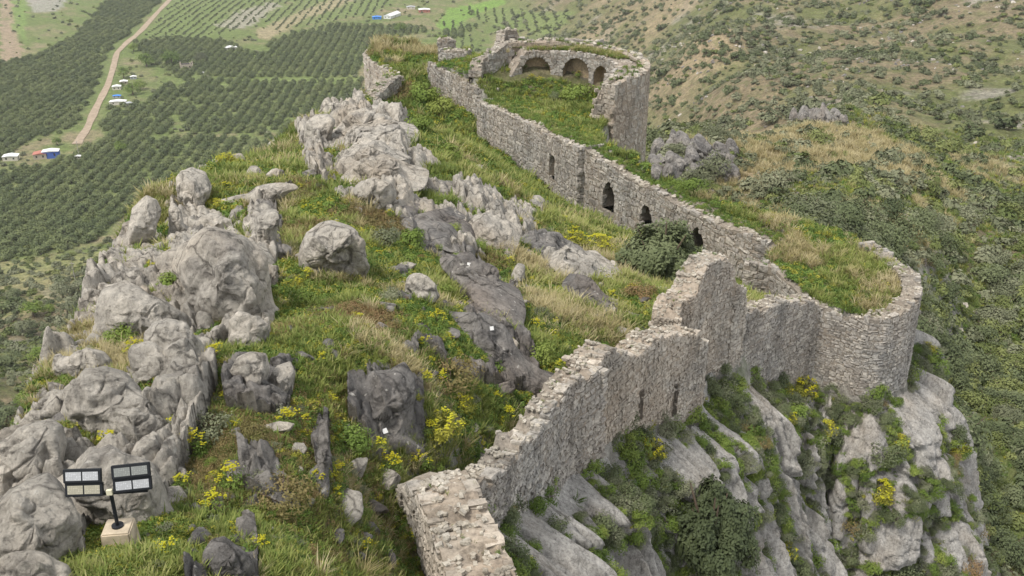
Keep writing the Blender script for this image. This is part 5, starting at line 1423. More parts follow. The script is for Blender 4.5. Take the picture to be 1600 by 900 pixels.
for u, v, w, l in [(268, 462, 66, 'bright leafy plants filling the ledge left of the huge boulder'), (310, 440, 60, 'leafy plants draped over the front of the huge boulder'), (186, 540, 64, 'bright green cushion on the broad grey boulder'), (132, 640, 44, 'leafy tuft on the front of the domed boulder'),
                   (100, 610, 44, 'leafy strip left of the domed boulder'), (225, 580, 40, 'green plants at the foot of the scarred boulder'), (548, 708, 84, 'large fresh green leafy patch left of the leaning dark slab'), (640, 390, 66, 'leafy green patch below the grey twiggy shrub'),
                   (350, 590, 40, 'leafy plants behind the grey split rock'), (846, 565, 60, 'broad-leaved plant between the card boulder and the grey shrub'), (720, 415, 40, 'green plant behind the dark rib'), (470, 480, 56, 'green shrub under the lichen-spotted boulder'),
                   (265, 780, 50, 'leafy plants right of the big boulder behind the floodlights'), (330, 295, 34, 'bright green plant on the shoulder of the tall pale boulder'), (212, 385, 40, 'green plants below the upright rounded boulder'), (1085, 420, 44, 'bright plants at the right side of the big dark bush'),
                   (650, 208, 60, 'fresh green shrub in the ward entrance'), (702, 250, 50, 'green shrub at the foot of the long gallery wall'), (660, 160, 60, 'lush green growth below the far merlon'), (690, 178, 50, 'green growth against the inner wall foot'),
                   (905, 160, 60, 'green shrubs in front of the second arch'), (706, 372, 44, 'leafy plant in a crack of the smooth dark slab'), (742, 392, 40, 'leafy plant where the dark slab meets the dark rib'), (690, 462, 40, 'green plants between the layered wedge and the dark rib'), (130, 560, 36, 'small leafy cushion among the pale left rocks'), (60, 700, 40, 'leafy tuft between the slanting rocks on the left margin'), (170, 470, 30, 'leafy tuft on top of the broad grey boulder'), (236, 640, 40, 'leafy plants in the gap right of the domed boulder'), (1085, 300, 44, 'bright green shrub on the gallery edge behind the wall'), (1062, 305, 40, 'low green shrub on the gallery edge near the great tower foot'), (820, 260, 36, 'small green shrub by the gully path')]:
    P_('green_shrub', u, v, w, l)
for u, v, w in [(660, 545, 34), (672, 575, 26), (425, 535, 22), (177, 500, 20), (365, 672, 26), (350, 628, 30), (480, 660, 24), (528, 780, 34), (568, 862, 34), (410, 862, 40), (586, 858, 22), (775, 478, 30), (800, 512, 30), (728, 272, 18), (745, 276, 16), (760, 282, 14), (885, 352, 24), (900, 372, 28),
                (938, 385, 30), (985, 462, 30), (840, 520, 34), (352, 300, 26), (470, 300, 20), (255, 563, 18), (270, 592, 20), (830, 130, 20), (845, 134, 20), (905, 124, 16), (640, 620, 30), (775, 630, 28), (785, 665, 26), (300, 840, 26), (285, 750, 18), (940, 600, 22), (1100, 430, 24), (958, 470, 26), (1160, 470, 18), (560, 500, 20), (770, 540, 24)]:
    P_('flowering_herb', u, v, w, 'tall herb with yellow flower heads growing on the castle slope', 'flowering plant', 'yellow flowering herbs on the castle slope')
for k in range(60):
    u, v = rs.uniform(150, 1130), rs.uniform(300, 890)
    (x0, y0, z0), d0 = ground_hit(u, v)
    if not (d0 < 75 and inpoly(np.array([x0]), np.array([y0]), RIDGE)[0]) or inpoly(np.array([x0]), np.array([y0]), TERR)[0]: continue
    o = obj('flowering_herb', SH['flowering_herb'][k % 3], None, (x0, y0, z0 - .03)); s_ = rs.uniform(.2, .38); o.scale = (s_, s_, s_ * 1.2); o.rotation_euler = (0, 0, k)
    tag(o, 'tall herb with yellow flower heads growing on the castle slope', 'flowering plant', 'yellow flowering herbs on the castle slope')
hx_, hy_, hr_ = polar(9500, 11, 100); sdh, _, _ = ridge_sd(hx_, hy_); hz_ = height(hx_, hy_)
mh = (sdh < np.where(hx_ < -2.5, 1.2, -.6)) & ~inpoly(hx_, hy_, TERR); hx_, hy_, hz_, hr_ = hx_[mh], hy_[mh], hz_[mh], hr_[mh]
hk = (fbm(hx_ / 3, hy_ / 3, seed=301, oct=2) * 2.2 + rs.uniform(0, 4, len(hx_))) % 4
for j, kd in enumerate(('green_shrub', 'yellow_green_shrub', 'russet_shrub', 'grey_shrub')):
    q = (hk >= j) & (hk < j + 1) & (rs.uniform(0, 1, len(hx_)) < (.75, .16, .4, .35)[j])
    scatter('low_herbs', np.c_[hx_, hy_, hz_ - .08][q], SH[kd], rs.uniform(.14, .38, q.sum()) * np.clip(hr_[q] / 35, .7, 1.5), 'low bushy herbs between the grasses of the castle ridge', tilt=.15)
for u, v, w in [(722, 702, 44), (795, 672, 40), (645, 735, 50), (770, 700, 36), (500, 905, 60), (300, 905, 40), (565, 905, 60), (600, 900, 40), (545, 520, 36), (580, 485, 40), (535, 560, 34), (560, 360, 34), (450, 405, 30), (400, 905, 50), (455, 312, 26), (880, 300, 30), (900, 480, 44), (860, 470, 40), (880, 445, 40), (530, 380, 30)]:
    (x0, y0, z0), d0 = ground_hit(u, v); o = obj('straw_clump', DG[u % 2], None, (x0, y0, z0 - .05)); s_ = w / FPX * d0 / .95; o.scale = (s_, s_, s_ * .9); o.rotation_euler = (.15, .1, u)
    tag(o, 'bushy clump of straw-coloured dry grass on the castle slope', 'grass clump', 'clumps of dry grass on the castle slope')

# ---- two big evergreen bushes with trunks
def big_bush(u, v, wpx, hpx, label, seed, lean=0):
    (x, y, z), d = ground_hit(u, v)
    R = wpx / FPX * d / 2; H = hpx / FPX * d / .88
    y += R * .6; z = min(z, float(height([x], [y])[0]))
    root = empty('evergreen_tree', (x, y, z), label, 'tree')
    rs2 = np.random.default_rng(seed)
    V, F, T = leafcloud(rs2, 26000, .045, 1.0, 90, 1.0, .45, .22)
    V = V * (1 + .16 * fbm(V[:, 0] * 2, V[:, 1] * 2, V[:, 2] * 2, seed, 2))[:, None]
    V = V * [R, R, H / 1.75]
    obj('crown', mesh_np('crown', V, F, [M['leaf_dark']], False, attrs={'tint': T}), root)
    parts = []
    for i in range(9):
        a_ = rs2.uniform(0, 6.28); q = rs2.uniform(.2, .75)
        e = np.array([math.cos(a_) * R * q, math.sin(a_) * R * q, H * rs2.uniform(.5, .85)])
        V, F = tube([(0, 0, -.4), e * [.25, .25, .4], e * [.7, .7, .75], e], .11, .02, 7); parts.append((V, F, .5, 0))
    V, F, T, MI = join(parts)
    obj('trunk', mesh_np('trunk', V, F, [M['bark']], True, attrs={'tint': T}), root)
    return root
big_bush(1040, 448, 150, 128, 'big dark evergreen bush in the gully below the arched gallery wall', 31)

# ---- plants on the cliff
Xc, Yc, Zc, rib_, fin_ = CLIFF
gI = rs.integers(5, Xc.shape[0] - 5, 26000); gJ = (rs.uniform(0, 1, 26000) ** .9 * (Xc.shape[1] * .93)).astype(int) + 4
crev = fin_[gI, gJ] * .8 + rib_[gI, gJ] * .35
patch = fbm(gI / 38, gJ / 30, seed=95, oct=3)
cv2 = crev - patch * .8; ok = cv2 < np.percentile(cv2, 52)
cp = np.stack([Xc[gI, gJ], Yc[gI, gJ], Zc[gI, gJ]], -1)
uu, vv, dd_ = proj(cp[:, 0], cp[:, 1], cp[:, 2])
vis = ok & (uu > 740) & (uu < 1520) & (vv > 540) & (vv < 930)
ids = np.where(vis)[0]
names = ['green_shrub', 'grey_shrub', 'green_shrub', 'grey_shrub', 'dark_shrub', 'russet_shrub', 'yellow_green_shrub']
labs = {'green_shrub': 'bright green shrub rooted in a cleft of the cliff', 'grey_shrub': 'grey-green shrub rooted in a cleft of the cliff', 'yellow_green_shrub': 'yellow-green shrub rooted in a cleft of the cliff', 'dark_shrub': 'dark shrub rooted in a cleft of the cliff', 'russet_shrub': 'russet shrub rooted in a cleft of the cliff'}
for k in ids[:290]:
    kd = names[int((patch[k] * 4 + rs.uniform(0, 5)) % 7)]
    o = obj(kd, SH[kd][k % len(SH[kd])], None, cp[k] + [0, 0, -.1]); s_ = rs.uniform(.4, 1.0) * (dd_[k] / 48)
    o.scale = (s_, s_, s_ * rs.uniform(.8, 1.3)); o.rotation_euler = (.35, .1, rs.uniform(0, 6))
    tag(o, labs[kd], 'shrub', kd.replace('_', ' ') + 's on the cliff')
idt = ids[290:]
sm_ = rs.uniform(0, 1, len(idt)) < .42
for j, kd in enumerate(('green_shrub', 'grey_shrub', 'green_shrub', 'dark_shrub')):
    q = idt[sm_][j::4]; scatter('cliff_scrub', cp[q] + [0, 0, -.05], SH[kd], rs.uniform(.22, .6, len(q)), 'small scrub in the clefts of the cliff', tilt=.3)
idt = idt[~sm_]
scatter('cliff_grass', cp[idt], GR + WD, rs.uniform(.4, .95, len(idt)), 'grass and small plants in the clefts of the cliff', tilt=.3)
# big dark bush on the cliff
pj = np.hypot(*(np.array(proj(Xc, Yc, Zc)[:2]) - np.array([1085, 872])[:, None, None])); ci_ = np.unravel_index(np.argmin(pj), pj.shape)
pt = (float(Xc[ci_]), float(Yc[ci_]), float(Zc[ci_]) + 1.2)
bb = big_bush(1100, 905, 132, 158, 'big dark evergreen bush growing on the cliff at the bottom edge', 32)
bb.location = (pt[0] + .3, pt[1] - .9, pt[2] - .9)

# ---- scrub on the hillsides
x, y, r = polar(95000, 55, 1100, 36)
sd, _, _ = ridge_sd(x, y); z = height(x, y)
u_, v_, d_ = proj(x, y, z)
onhill = (sd > 2.5) & (z > 9) & ~((x < 10) & (y < 100) & (x > -60)) & (u_ > -200)
dens = .27 + .45 * smooth(-.2, .4, fbm(x / 35, y / 35, seed=101, oct=4))
flank = inpoly(u_, v_, [(1150, 300), (1300, 290), (1450, 300), (1620, 330), (1620, 920), (1480, 920), (1420, 500), (1200, 380)]) | inpoly(u_, v_, [(1330, 180), (1480, -20), (1700, -50), (1700, 400), (1500, 330)])
tan = inpoly(u_, v_, [(1040, 225), (1180, 200), (1270, 180), (1350, 205), (1440, 240), (1480, 285), (1440, 300), (1300, 262), (1220, 290), (1150, 285)])
left = u_ < 500
dens = np.where(flank, .10 + .24 * smooth(-.2, .3, fbm(x / 14, y / 14, seed=105, oct=3)), dens); dens = np.where(tan, .13, dens); dens = np.where(left, .3, dens)
ok = onhill & (rs.uniform(0, 1, len(x)) < dens)
x, y, z, r, u_, v_, d_ = [q[ok] for q in (x, y, z, r, u_, v_, d_)]
size = np.exp(rs.normal(0, .38, len(x))) * np.interp(r, [50, 100, 200, 500, 900], [.7, .85, 1.05, 1.6, 2.4])
size = np.where((u_ > 1250) & (v_ > 330), size * 1.4, size); size = np.minimum(size, 4.5)
kn = fbm(x / 40, y / 40, seed=103, oct=3) * .7 + rs.uniform(-.5, .5, len(x))
kind = np.where(kn < -.12, 0, np.where(kn < .22, 1, 2)); kind = np.where((v_ < 200) & (kind == 1) & (rs.uniform(0, 1, len(x)) < .6), 0, kind)
KN = ['grey_shrub', 'green_shrub', 'dark_shrub']
infr = (u_ > -10) & (u_ < 1610) & (v_ > -5) & (v_ < 910)
pxs = size / d_ * FPX * infr
order = np.argsort(-pxs); bigs = order[:300]; bs = set(bigs.tolist())
zone = lambda i: ('green slope right of the round bastion' if v_[i] > 430 else ('slope behind the gallery wall' if v_[i] > 260 else 'dry hillside beyond the great tower')) if u_[i] > 600 else 'lower slope left of the castle ridge'
adj = ['grey-green', 'olive green', 'dark']
for i in bigs:
    kd = KN[kind[i]]; o = obj(kd, SH[kd if kind[i] != 1 else 'hill_shrub'][i % 2], None, (x[i], y[i], z[i] - .1)); s_ = float(size[i]); o.scale = (s_, s_, s_ * rs.uniform(.75, 1.1)); o.rotation_euler = (0, 0, rs.uniform(0, 6))
    tag(o, 'rounded %s shrub on the %s' % (adj[kind[i]], zone(i)), 'shrub', '%s shrubs on the %s' % (adj[kind[i]], zone(i)))
rest = np.ones(len(x), bool); rest[bigs] = False
for k in range(3):
    m_ = rest & (kind == k)
    scatter('hillside_scrub', np.c_[x, y, z - .1][m_], FAR[KN[k]], size[m_], '%s scrub scattered over the hillsides' % adj[k], tilt=.05)
# grey stones lying about the hillsides
x_, y_, r__ = polar(16000, 55, 700, 36); sdq, _, _ = ridge_sd(x_, y_); z_ = height(x_, y_); uq, vq, dq = proj(x_, y_, z_)
mq = (sdq > 3) & (z_ > 10) & (uq > 600) & (fbm(x_ / 22, y_ / 22, seed=411, oct=4) > .12)
scatter('hillside_stones', np.c_[x_, y_, z_ - .1][mq], lm, np.interp(r__[mq], [50, 150, 700], [.3, .45, 1.4]) * rs.uniform(.5, 1.6, mq.sum()), 'grey stones strewn over the hillsides', tilt=.4)
# low ground plants between the shrubs on the near flank
x, y, r = polar(60000, 50, 260, 36)
sd, _, _ = ridge_sd(x, y); z = height(x, y); u_, v_, d_ = proj(x, y, z)
ok = (sd > 1.5) & (u_ > 1000) & (v_ < 930) & (z > 9)
tanm = inpoly(u_, v_, [(1010, 225), (1180, 200), (1270, 180), (1350, 205), (1440, 240), (1480, 285), (1440, 300), (1300, 262), (1220, 290), (1150, 285)]) | ((fbm(x / 12, y / 12, seed=111) > .22) & (v_ < 420))
for m_, ms, nm, lb in ((ok & tanm, DR, 'hillside_dry_grass', 'dry grass on the hillside behind the castle'), (ok & ~tanm, GR + WD, 'hillside_grass', 'green grass and herbs on the hillside behind the castle')):
    scatter(nm, np.c_[x, y, z][m_], ms, np.clip(r[m_] / 70, .8, 2.4) * rs.uniform(.7, 1.3, m_.sum()), lb)

# ---- olive groves of the valley
def grid_pts(x0, x1, y0, y1, sx, sy, rot=0.05, jit=.6):
    gx_, gy_ = np.meshgrid(np.arange(x0, x1, sx), np.arange(y0, y1, sy))
    X, Y = gx_.ravel() + rs.normal(size=gx_.size) * jit, gy_.ravel() + rs.normal(size=gx_.size) * jit
    c, s = math.cos(rot), math.sin(rot); cx_, cy_ = -300, 700
    return cx_ + (X - cx_) * c - (Y - cy_) * s, cy_ + (X - cx_) * s + (Y - cy_) * c
X, Y = grid_pts(-900, 60, 330, 1750, 8.0, 5.9, jit=.45)
Z = height(X, Y); U, V_, D_ = proj(X, Y, Z)
gn1 = fbm(X / 60, Y / 60, seed=121, oct=2)
ing = valley_part(U, V_, list(GROVES.values())) & (road_dist(X, Y) > 9) & (rs.uniform(0, 1, len(X)) > .035 + .2 * (gn1 > .45))
gx1, gy1, gz1, gu1, gv1, gd1 = [q[ing] for q in (X, Y, Z, U, V_, D_)]
GT = [shrub_mesh('olive_crown', 900 + i, M['leaf_grove'], 420, .13, 1.0, squash=.92, clumps=22, gap=.34, shell=.6) for i in range(4)]
gs = rs.normal(3.55, .35, len(gx1)) * np.where(gv1 > 330, 1.1, 1)
inf = (gu1 > -10) & (gu1 < 1610) & (gv1 > -5) & (gv1 < 470)
# only trees the ridge does not hide
hid = inpoly(gu1, gv1, [(150, 900), (150, 480), (200, 400), (195, 320), (290, 265), (420, 222), (480, 180), (570, 150), (567, 85), (640, 55), (1000, 55), (1000, 900)])
orderg = np.argsort(-(gs / gd1) * inf * ~hid); bg = orderg[:300]
for i in bg:
    o = obj('olive_tree', GT[i % 4], None, (gx1[i], gy1[i], gz1[i])); s_ = float(gs[i]); o.scale = (s_, s_, s_ * rs.uniform(.85, 1.05)); o.rotation_euler = (0, 0, rs.uniform(0, 6))
    tag(o, 'round dark green olive tree in the rows of the nearest valley grove', 'tree', 'olive trees in the nearest rows of the valley grove')
m_ = np.ones(len(gx1), bool); m_[bg] = False
scatter('olive_grove', np.c_[gx1, gy1, gz1][m_], GT, gs[m_], 'rows of round olive trees covering the valley floor', tilt=.03)
X, Y = grid_pts(-900, 400, 400, 1900, 9.5, 8.0)
Z = height(X, Y); U, V_, D_ = proj(X, Y, Z)
ing = valley_part(U, V_, YOUNG) & ~valley_part(U, V_, list(GROVES.values())) & (road_dist(X, Y) > 8) & (rs.uniform(0, 1, len(X)) > .06)
scatter('young_orchard', np.c_[X, Y, Z][ing], FAR['dark_shrub'], rs.normal(1.9, .25, ing.sum()), 'rows of small young trees on green fields in the valley', tilt=.03)
# stray trees and scrub between the groves
x, y, r = polar(12000, 200, 1500, 36); z = height(x, y); u_, v_, d_ = proj(x, y, z)
ok = (z < 60) & (r > 220) & ~valley_part(u_, v_, list(GROVES.values()) + YOUNG) & (road_dist(x, y) > 8) & (rs.uniform(0, 1, len(x)) < .5 + .4 * smooth(0, .5, fbm(x / 60, y / 60, seed=131))) & ~inpoly(u_, v_, [(690, 45), (760, 5), (800, -10), (820, 10), (720, 50)])
kk = rs.integers(0, 3, len(x)); sz_ = rs.uniform(1.2, 3.2, len(x))
for k in range(3):
    scatter('valley_scrub', np.c_[x, y, z][ok & (kk == k)], FAR[KN[k]], sz_[ok & (kk == k)], '%s trees and scrub between the valley groves' % adj[k], tilt=.04)

def far_tree(u, v, wpx, kind, label, h=1.0):
    (x, y, z), d = ground_hit(u, v, 150)
    R = wpx / FPX * d / 2
    root = empty('broadleaf_tree' if kind != 'leaf_grey' else 'olive_tree', (x, y + R * .4, z), label, 'tree')
    rs2 = np.random.default_rng(int(u * 3 + v))
    V, F, T = leafcloud(rs2, 1100, .07, 1.0, 24, .9, .55, .34); V = V * [R, R, R * h] + [0, 0, R * .25]
    obj('crown', mesh_np('crown', V, F, [M[kind]], False, attrs={'tint': T}), root)
    V, F = tube([(0, 0, -.3), (0, 0, R * .5), (R * .1, 0, R * 1.0)], R * .09, R * .04, 6); obj('trunk', mesh_np('trunk', V, F, [M['bark']], True), root)
for u, v, w, k, l in [(227, 106, 34, 'leaf_green', 'bright round tree left of the one by the ruined farmhouse'), (267, 104, 36, 'leaf_green', 'bright tree right beside the roofless farmhouse'), (192, 124, 26, 'leaf_green', 'bright tree at the bend of the dirt road'), (206, 150, 28, 'leaf_green', 'light green tree right of the white roadside sheds'),
                      (218, 142, 24, 'leaf_green', 'light green tree behind the white roadside sheds'), (208, 82, 20, 'leaf_green', 'small bright tree beside the upper road'), (187, 240, 26, 'leaf_green', 'light green tree in the grove edge right of the blue house'), (88, 228, 18, 'leaf_green', 'light tree behind the blue house'),
                      (312, 97, 22, 'leaf_grey', 'grey tree right of the roofless farmhouse'), (95, 468, 44, 'leaf_grey', 'silver olive tree left of a pair at the foot of the ridge'), (122, 462, 34, 'leaf_grey', 'silver olive tree right of a pair at the foot of the ridge'), (158, 452, 36, 'leaf_grey', 'silver olive tree touching the skyline boulder'),
                      (104, 500, 38, 'leaf_grey', 'single dark silver olive tree on the lower left slope'), (18, 470, 28, 'leaf_dark', 'dark tree of the short row on the left margin'), (50, 500, 40, 'leaf_green', 'fresh green tree below the short row on the left margin'), (75, 492, 24, 'leaf_green', 'small green bush left of the single silver olive'),
                      (40, 525, 36, 'leaf_grey', 'grey olive bush on the lower left slope'), (62, 572, 46, 'leaf_green', 'large green bush near the left edge below the olives'), (132, 530, 26, 'leaf_grey', 'grey bush just left of the low skyline boulder'), (16, 580, 44, 'leaf_dark', 'dark bush cluster at the left edge'), (10, 680, 60, 'leaf_dark', 'dark tree behind the slanting rock on the left margin'),
                      (38, 640, 40, 'leaf_green', 'green bush on the slope just above the left slanting rock'), (625, 52, 24, 'leaf_green', 'light tree beside the white greenhouse'), (12, 232, 16, 'leaf_dark', 'dark tree behind the small white roofed hut'), (737, 24, 12, 'leaf_dark', 'lone dark tree in the bright green field')]:
    far_tree(u, v, w, k, l)

# ================================================================== VALLEY BUILDINGS
M['plaster'] = plain('pale_plaster', (.62, .58, .50)); M['white_sheet'] = plain('white_roof_sheet', (.78, .78, .78), .5); M['blue_wall'] = plain('blue_paint', (.06, .13, .48)); M['tile'] = plain('red_tile', (.42, .17, .13))
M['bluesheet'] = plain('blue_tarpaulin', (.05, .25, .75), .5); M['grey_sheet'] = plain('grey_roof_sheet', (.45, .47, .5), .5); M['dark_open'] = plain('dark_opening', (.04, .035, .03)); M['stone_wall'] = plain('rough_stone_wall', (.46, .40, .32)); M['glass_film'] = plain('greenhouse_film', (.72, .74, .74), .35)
def box(x0, x1, y0, y1, z0, z1):
    V = np.array([[a, b, c] for a in (x0, x1) for b in (y0, y1) for c in (z0, z1)], float)
    F = np.array([[0, 1, 3, 2], [4, 6, 7, 5], [0, 4, 5, 1], [2, 3, 7, 6], [0, 2, 6, 4], [1, 5, 7, 3]]); return V, F
def house(u, v, w, l, h, rz, wall, roof, label, kind='shed', name='shed', nwin=2, rise=.8, cat='shed', hollow=False):
    (x, y, z), d = ground_hit(u, v, 200)
    root = empty(name, (x, y, z), label, cat, None, rz)
    V, F = box(-w / 2, w / 2, -l / 2, l / 2, -.5, h); obj('wall', mesh_np('wall', V, F, [M[wall]], False), root)
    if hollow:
        V, F = box(-w / 2 + .5, w / 2 - .5, -l / 2 + .5, l / 2 - .5, h - .02, h + .05); obj('floor', mesh_np('floor', V, F, [M['dark_open']], False), root)  # dark plate over the solid walls, its colour standing for the shaded interior
        for i, (a, b_) in enumerate(((-w / 2, -l / 2), (w / 2 - .8, l / 2 - .8), (-w / 2, l / 2 - .8), (w / 4, -l / 2))):
            V, F = box(a, a + 1.2, b_, b_ + .8, h, h + .8 + .3 * i); obj('wall_stub', mesh_np('wall_stub', V, F, [M[wall]], False), root)
    else:
        o_ = .35; V = np.array([[-w / 2 - o_, -l / 2 - o_, h + .02], [w / 2 + o_, -l / 2 - o_, h + .02], [w / 2 + o_, l / 2 + o_, h + .02], [-w / 2 - o_, l / 2 + o_, h + .02], [0, -l / 2 - o_, h + rise], [0, l / 2 + o_, h + rise]])
        me_ = bpy.data.meshes.new('roof'); me_.from_pydata([tuple(q) for q in V], [], [(0, 1, 4), (1, 2, 5, 4), (2, 3, 5), (3, 0, 4, 5), (0, 3, 2, 1)]); me_.materials.append(M[roof]); obj('roof', me_, root)
    for i in range(nwin):
        xx = -w / 2 + (i + .5) * w / nwin; V, F = box(xx - .5, xx + .5, -l / 2 - .04, -l / 2 + .1, h * .35, h * .75); obj('window', mesh_np('window', V, F, [M['dark_open']], False), root)
    V, F = box(w / 2 - .1, w / 2 + .04, -.5, .5, 0, min(h * .8, 2.0)); obj('door', mesh_np('door', V, F, [M['dark_open']], False), root)
    return root
house(183, 140, 6.5, 5, 2.8, .2, 'plaster', 'white_sheet', 'white-roofed shed beside the road, lower one of the upper pair')
house(194, 132, 6, 4.5, 2.6, .3, 'stone_wall', 'white_sheet', 'white-roofed shed, upper one of the roadside pair')
house(209, 124, 5, 3, 2.2, .3, 'grey_sheet', 'white_sheet', 'small pale roof among trees above the roadside sheds')
house(185, 163, 12, 5.5, 2.7, .1, 'plaster', 'white_sheet', 'long white-roofed shed close to the road')
house(201, 165, 6, 3.5, 2.0, .05, 'plaster', 'grey_sheet', 'low grey-roofed shed at the end of the long white shed')
house(183, 153, 6, 3, 1.8, .1, 'grey_sheet', 'bluesheet', 'small shed under a blue tarpaulin behind the long white shed', rise=.4)
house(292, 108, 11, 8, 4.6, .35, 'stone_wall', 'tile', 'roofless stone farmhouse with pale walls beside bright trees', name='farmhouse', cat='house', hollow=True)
house(361, 78, 11, 7, 2.6, .4, 'plaster', 'white_sheet', 'single white roof at the edge of the middle grove')
house(81, 246, 10, 6, 4.6, .25, 'blue_wall', 'white_sheet', 'blue-walled house with a pale roof left of the road', name='house', cat='house')
house(64, 247, 8, 7, 3.4, .3, 'stone_wall', 'tile', 'reddish-roofed annex attached to the blue house', name='house', cat='house')
house(18, 250, 9, 6, 3.0, .2, 'plaster', 'white_sheet', 'white-roofed hut on the left margin')
house(122, 248, 3.5, 2.5, 1.6, .2, 'plaster', 'white_sheet', 'tiny white hut right of the blue house')
house(589, 30, 10, 6, 2.6, .1, 'bluesheet', 'bluesheet', 'bright blue tarpaulin shelter beside the greenhouse', rise=.6)
house(613, 27, 9, 26, 3.0, -.35, 'glass_film', 'glass_film', 'long white greenhouse in the upper part of the valley', name='greenhouse', cat='greenhouse', rise=2.2)
house(642, 14, 10, 5, 2.8, .1, 'plaster', 'grey_sheet', 'grey-roofed farm shed left of two near the top edge')
house(663, 19, 13, 9, 3.2, .15, 'tile', 'white_sheet', 'white-roofed farm building right of two near the top edge', name='farmhouse', cat='house')
house(317, 116, 3, 2, 1.4, .3, 'plaster', 'white_sheet', 'tiny white hut between the farmhouse and the middle grove')
M['pole'] = plain('weathered_pole', (.38, .36, .33))
for u, v, hh, l in ((124, 246, 11, 'slim utility pole right of the blue house'), (118, 440, 9, 'slim utility pole at the foot of the grove slope')):
    (x0, y0, z0), d0 = ground_hit(u, v, 150); root = empty('utility_pole', (x0, y0, z0), l, 'utility pole')
    V, F = tube([(0, 0, -1), (0, 0, hh)], .2, .13, 6); obj('pole', mesh_np('pole', V, F, [M['pole']]), root); V, F = box(-.9, .9, -.08, .08, hh - .9, hh - .7); obj('crossarm', mesh_np('crossarm', V, F, [M['pole']], False), root)

# ================================================================== FLOODLIGHTS
M['black_metal'] = plain('black_metal', (.018, .02, .024), .45, 0, .1); M['concrete'] = plain('stained_concrete', (.46, .39, .29), .9, 0, .6, 5); M['box'] = plain('cream_plastic', (.7, .66, .5), .5)
def lens_mat(nm, colr):
    m, nt, b = nmat(nm)
    tc = nt.nodes.new('ShaderNodeTexCoord'); vo = N(nt, 'ShaderNodeTexVoronoi'); vo.inputs['Scale'].default_value = 42; vo.inputs['Randomness'].default_value = .15
    nt.links.new(tc.outputs['Object'], vo.inputs['Vector'])
    nt.links.new(ramp(nt, vo.outputs['Distance'], [(.2, colr), (.5, tuple(c * .45 for c in colr))]), b.inputs['Base Color']); b.inputs['Roughness'].default_value = .25; b.inputs['Specular IOR Level'].default_value = .6; return m
M['lens_white'] = lens_mat('white_lens_array', (.78, .80, .84)); M['lens_cream'] = lens_mat('yellowed_lens_array', (.66, .62, .48)); M['lens_dim'] = lens_mat('dim_lens_array', (.42, .44, .42))
(bx_, by_, bz_), bd_ = ground_hit(186, 850)
dd14 = 14.4
top = P(184, 822, dd14)
FL = empty('floodlight', (top[0], top[1], top[2] - .42), 'black twin-bank floodlight on a short pole in a concrete block', 'floodlight', None, .12)
bm = bmesh.new(); bmesh.ops.create_cube(bm, size=1)
for v in bm.verts: 
    k = .40 if v.co.z > 0 else .47; v.co.x *= k; v.co.y *= k; v.co.z = .42 if v.co.z > 0 else -.3
bmesh.ops.bevel(bm, geom=bm.edges[:], offset=.02, segments=2, affect='EDGES')
me_ = bpy.data.meshes.new('concrete_block'); bm.to_mesh(me_); bm.free(); me_.materials.append(M['concrete']); obj('concrete_block', me_, FL)
V, F = tube([(0, 0, .42), (0, 0, .445)], .085, .085, 20); Vc, Fc = tube([(0, 0, .445), (0, 0, .45)], .085, .001, 20); 
V, F, _, _ = join([(V, F, 0, 0), (Vc, Fc, 0, 0)]); obj('base_flange', mesh_np('base_flange', V, F, [M['black_metal']], False), FL)
V, F = tube([(0, 0, .42), (0, 0, 1.02)], .028, .028, 14); obj('pole', mesh_np('pole', V, F, [M['black_metal']]), FL)
V, F = box(-.52, .52, -.025, .025, 1.0, 1.045); o = obj('crossbar', mesh_np('crossbar', V, F, [M['black_metal']], False), FL); o.rotation_euler = (0, -.0, 0)
V, F = box(-.04, .04, -.07, -.02, 1.02, 1.1); obj('junction_box', mesh_np('junction_box', V, F, [M['box']], False), FL)
for sx in (-1, 1):
    for row in (0, 1):
        hd = empty('lamp_head', (0, 0, 0), None, None); hd.parent = FL
        hd.location = (sx * .335 + (.0 if sx > 0 else -.0), -.03 + row * .04, 1.13 + row * .205 + (.03 if sx > 0 else 0)); hd.rotation_euler = (math.radians(-22), 0, math.radians(4 * sx))
        bm = bmesh.new(); bmesh.ops.create_cube(bm, size=1)
        for v in bm.verts: v.co.x *= .53; v.co.y *= .06; v.co.z *= .2
        bmesh.ops.bevel(bm, geom=bm.edges[:], offset=.008, segments=2, affect='EDGES')
        me_ = bpy.data.meshes.new('housing'); bm.to_mesh(me_); bm.free(); me_.materials.append(M['black_metal']); obj('housing', me_, hd)
        mt = {(-1, 1): 'lens_white', (-1, 0): 'lens_cream', (1, 1): 'lens_dim', (1, 0): 'lens_white'}[(sx, row)]
        for q in (-1, 1):
            V, F = box(q * .118 - .108, q * .118 + .108, -.037, -.028, -.062, .062); obj('lens_panel', mesh_np('lens_panel', V, F, [M[mt]], False), hd)
        for zz in (-.075, .075):
            V, F = box(-.24, .24, -.036, -.03, zz - .006, zz + .006); obj('trim', mesh_np('trim', V, F, [M['black_metal']], False), hd)
        for q in range(7):
            V, F = box(-.22 + q * .073, -.21 + q * .073, .03, .07, -.08, .08); obj('cooling_fin', mesh_np('cooling_fin', V, F, [M['black_metal']], False), hd)
    V, F = tube([(sx * .3, 0, 1.02), (sx * .31, .03, 1.2)], .012, .012, 6); obj('bracket', mesh_np('bracket', V, F, [M['black_metal']]), FL)

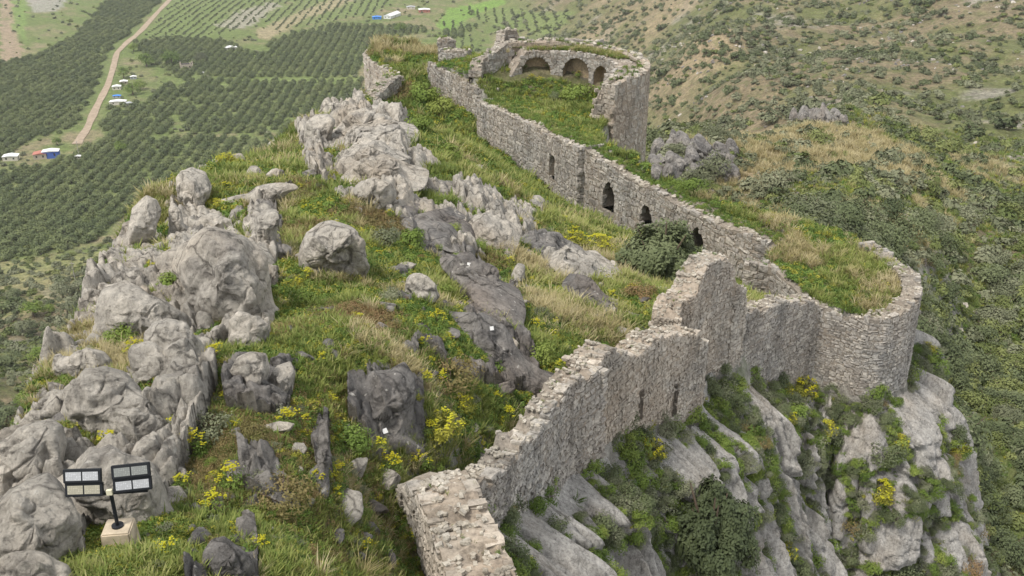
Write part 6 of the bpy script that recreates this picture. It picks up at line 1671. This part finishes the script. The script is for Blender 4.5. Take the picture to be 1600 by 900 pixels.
# ================================================================== SURVEY CARDS on the rocks
M['card'] = plain('white_card', (.68, .68, .67), .6, 0, .05)
bpy.context.view_layer.update()
dg = bpy.context.evaluated_depsgraph_get()
CAST = [o for o, _ in ROCKS] + [o for o in COL.objects if o.name.startswith('bedrock')]
for u, v, s_, l in [(690, 509, .12, 'white survey card on the upper left of the dark boulder'), (768, 513, .12, 'white survey card on the upper right of the dark boulder'), (736, 552, .13, 'white survey card lowest of three on the dark boulder'), (601, 674, .12, 'white survey card on the leaning dark slab'), (733, 413, .13, 'white survey card on the jagged dark rib')]:
    x = (u - 800) / FPX; y = (450 - v) / FPX; dr = Vector((x, y * SP + CP, y * CP - SP)).normalized()
    best = None
    for o in CAST:
        M_i = o.matrix_world.inverted()
        hit, loc, nr, _i = o.ray_cast(M_i @ Vector((0, 0, CZ)), (M_i.to_3x3() @ dr))
        if hit:
            w_ = o.matrix_world @ loc; dist_ = (w_ - Vector((0, 0, CZ))).length
            if best is None or dist_ < best[0]: best = (dist_, w_, nr)
    if not best:
        q, _d = ground_hit(u, v); best = (0, Vector(q), Vector((0, -.5, 1)))
    V, F = box(-s_ / 2, s_ / 2, -s_ / 2, s_ / 2, .0, .006)
    nrm_ = (best[2] * .5 - dr * .8).normalized()
    o = obj('survey_card', mesh_np('survey_card', V, F, [M['card']], False), None, best[1] + nrm_ * .03); o.rotation_euler = nrm_.to_track_quat('Z', 'Y').to_euler()
    tag(o, l, 'card', 'white survey cards on the rocks')

# ================================================================== AIR
bm = bmesh.new(); bmesh.ops.create_cube(bm, size=1)
for v in bm.verts: v.co.x *= 5200; v.co.y = v.co.y * 3400 + 1300; v.co.z = 0.0 if v.co.z < 0 else 330.0
me_ = bpy.data.meshes.new('haze'); bm.to_mesh(me_); bm.free()
m = bpy.data.materials.new('haze_air'); m.use_nodes = True; nt = m.node_tree; nt.nodes.clear()
o_ = nt.nodes.new('ShaderNodeOutputMaterial'); vp = nt.nodes.new('ShaderNodeVolumePrincipled'); vp.inputs['Color'].default_value = (.93, .96, 1, 1); vp.inputs['Density'].default_value = .00008
nt.links.new(vp.outputs[0], o_.inputs['Volume']); me_.materials.append(m)
tag(obj('haze', me_), 'thin haze over the valley', kind='stuff')
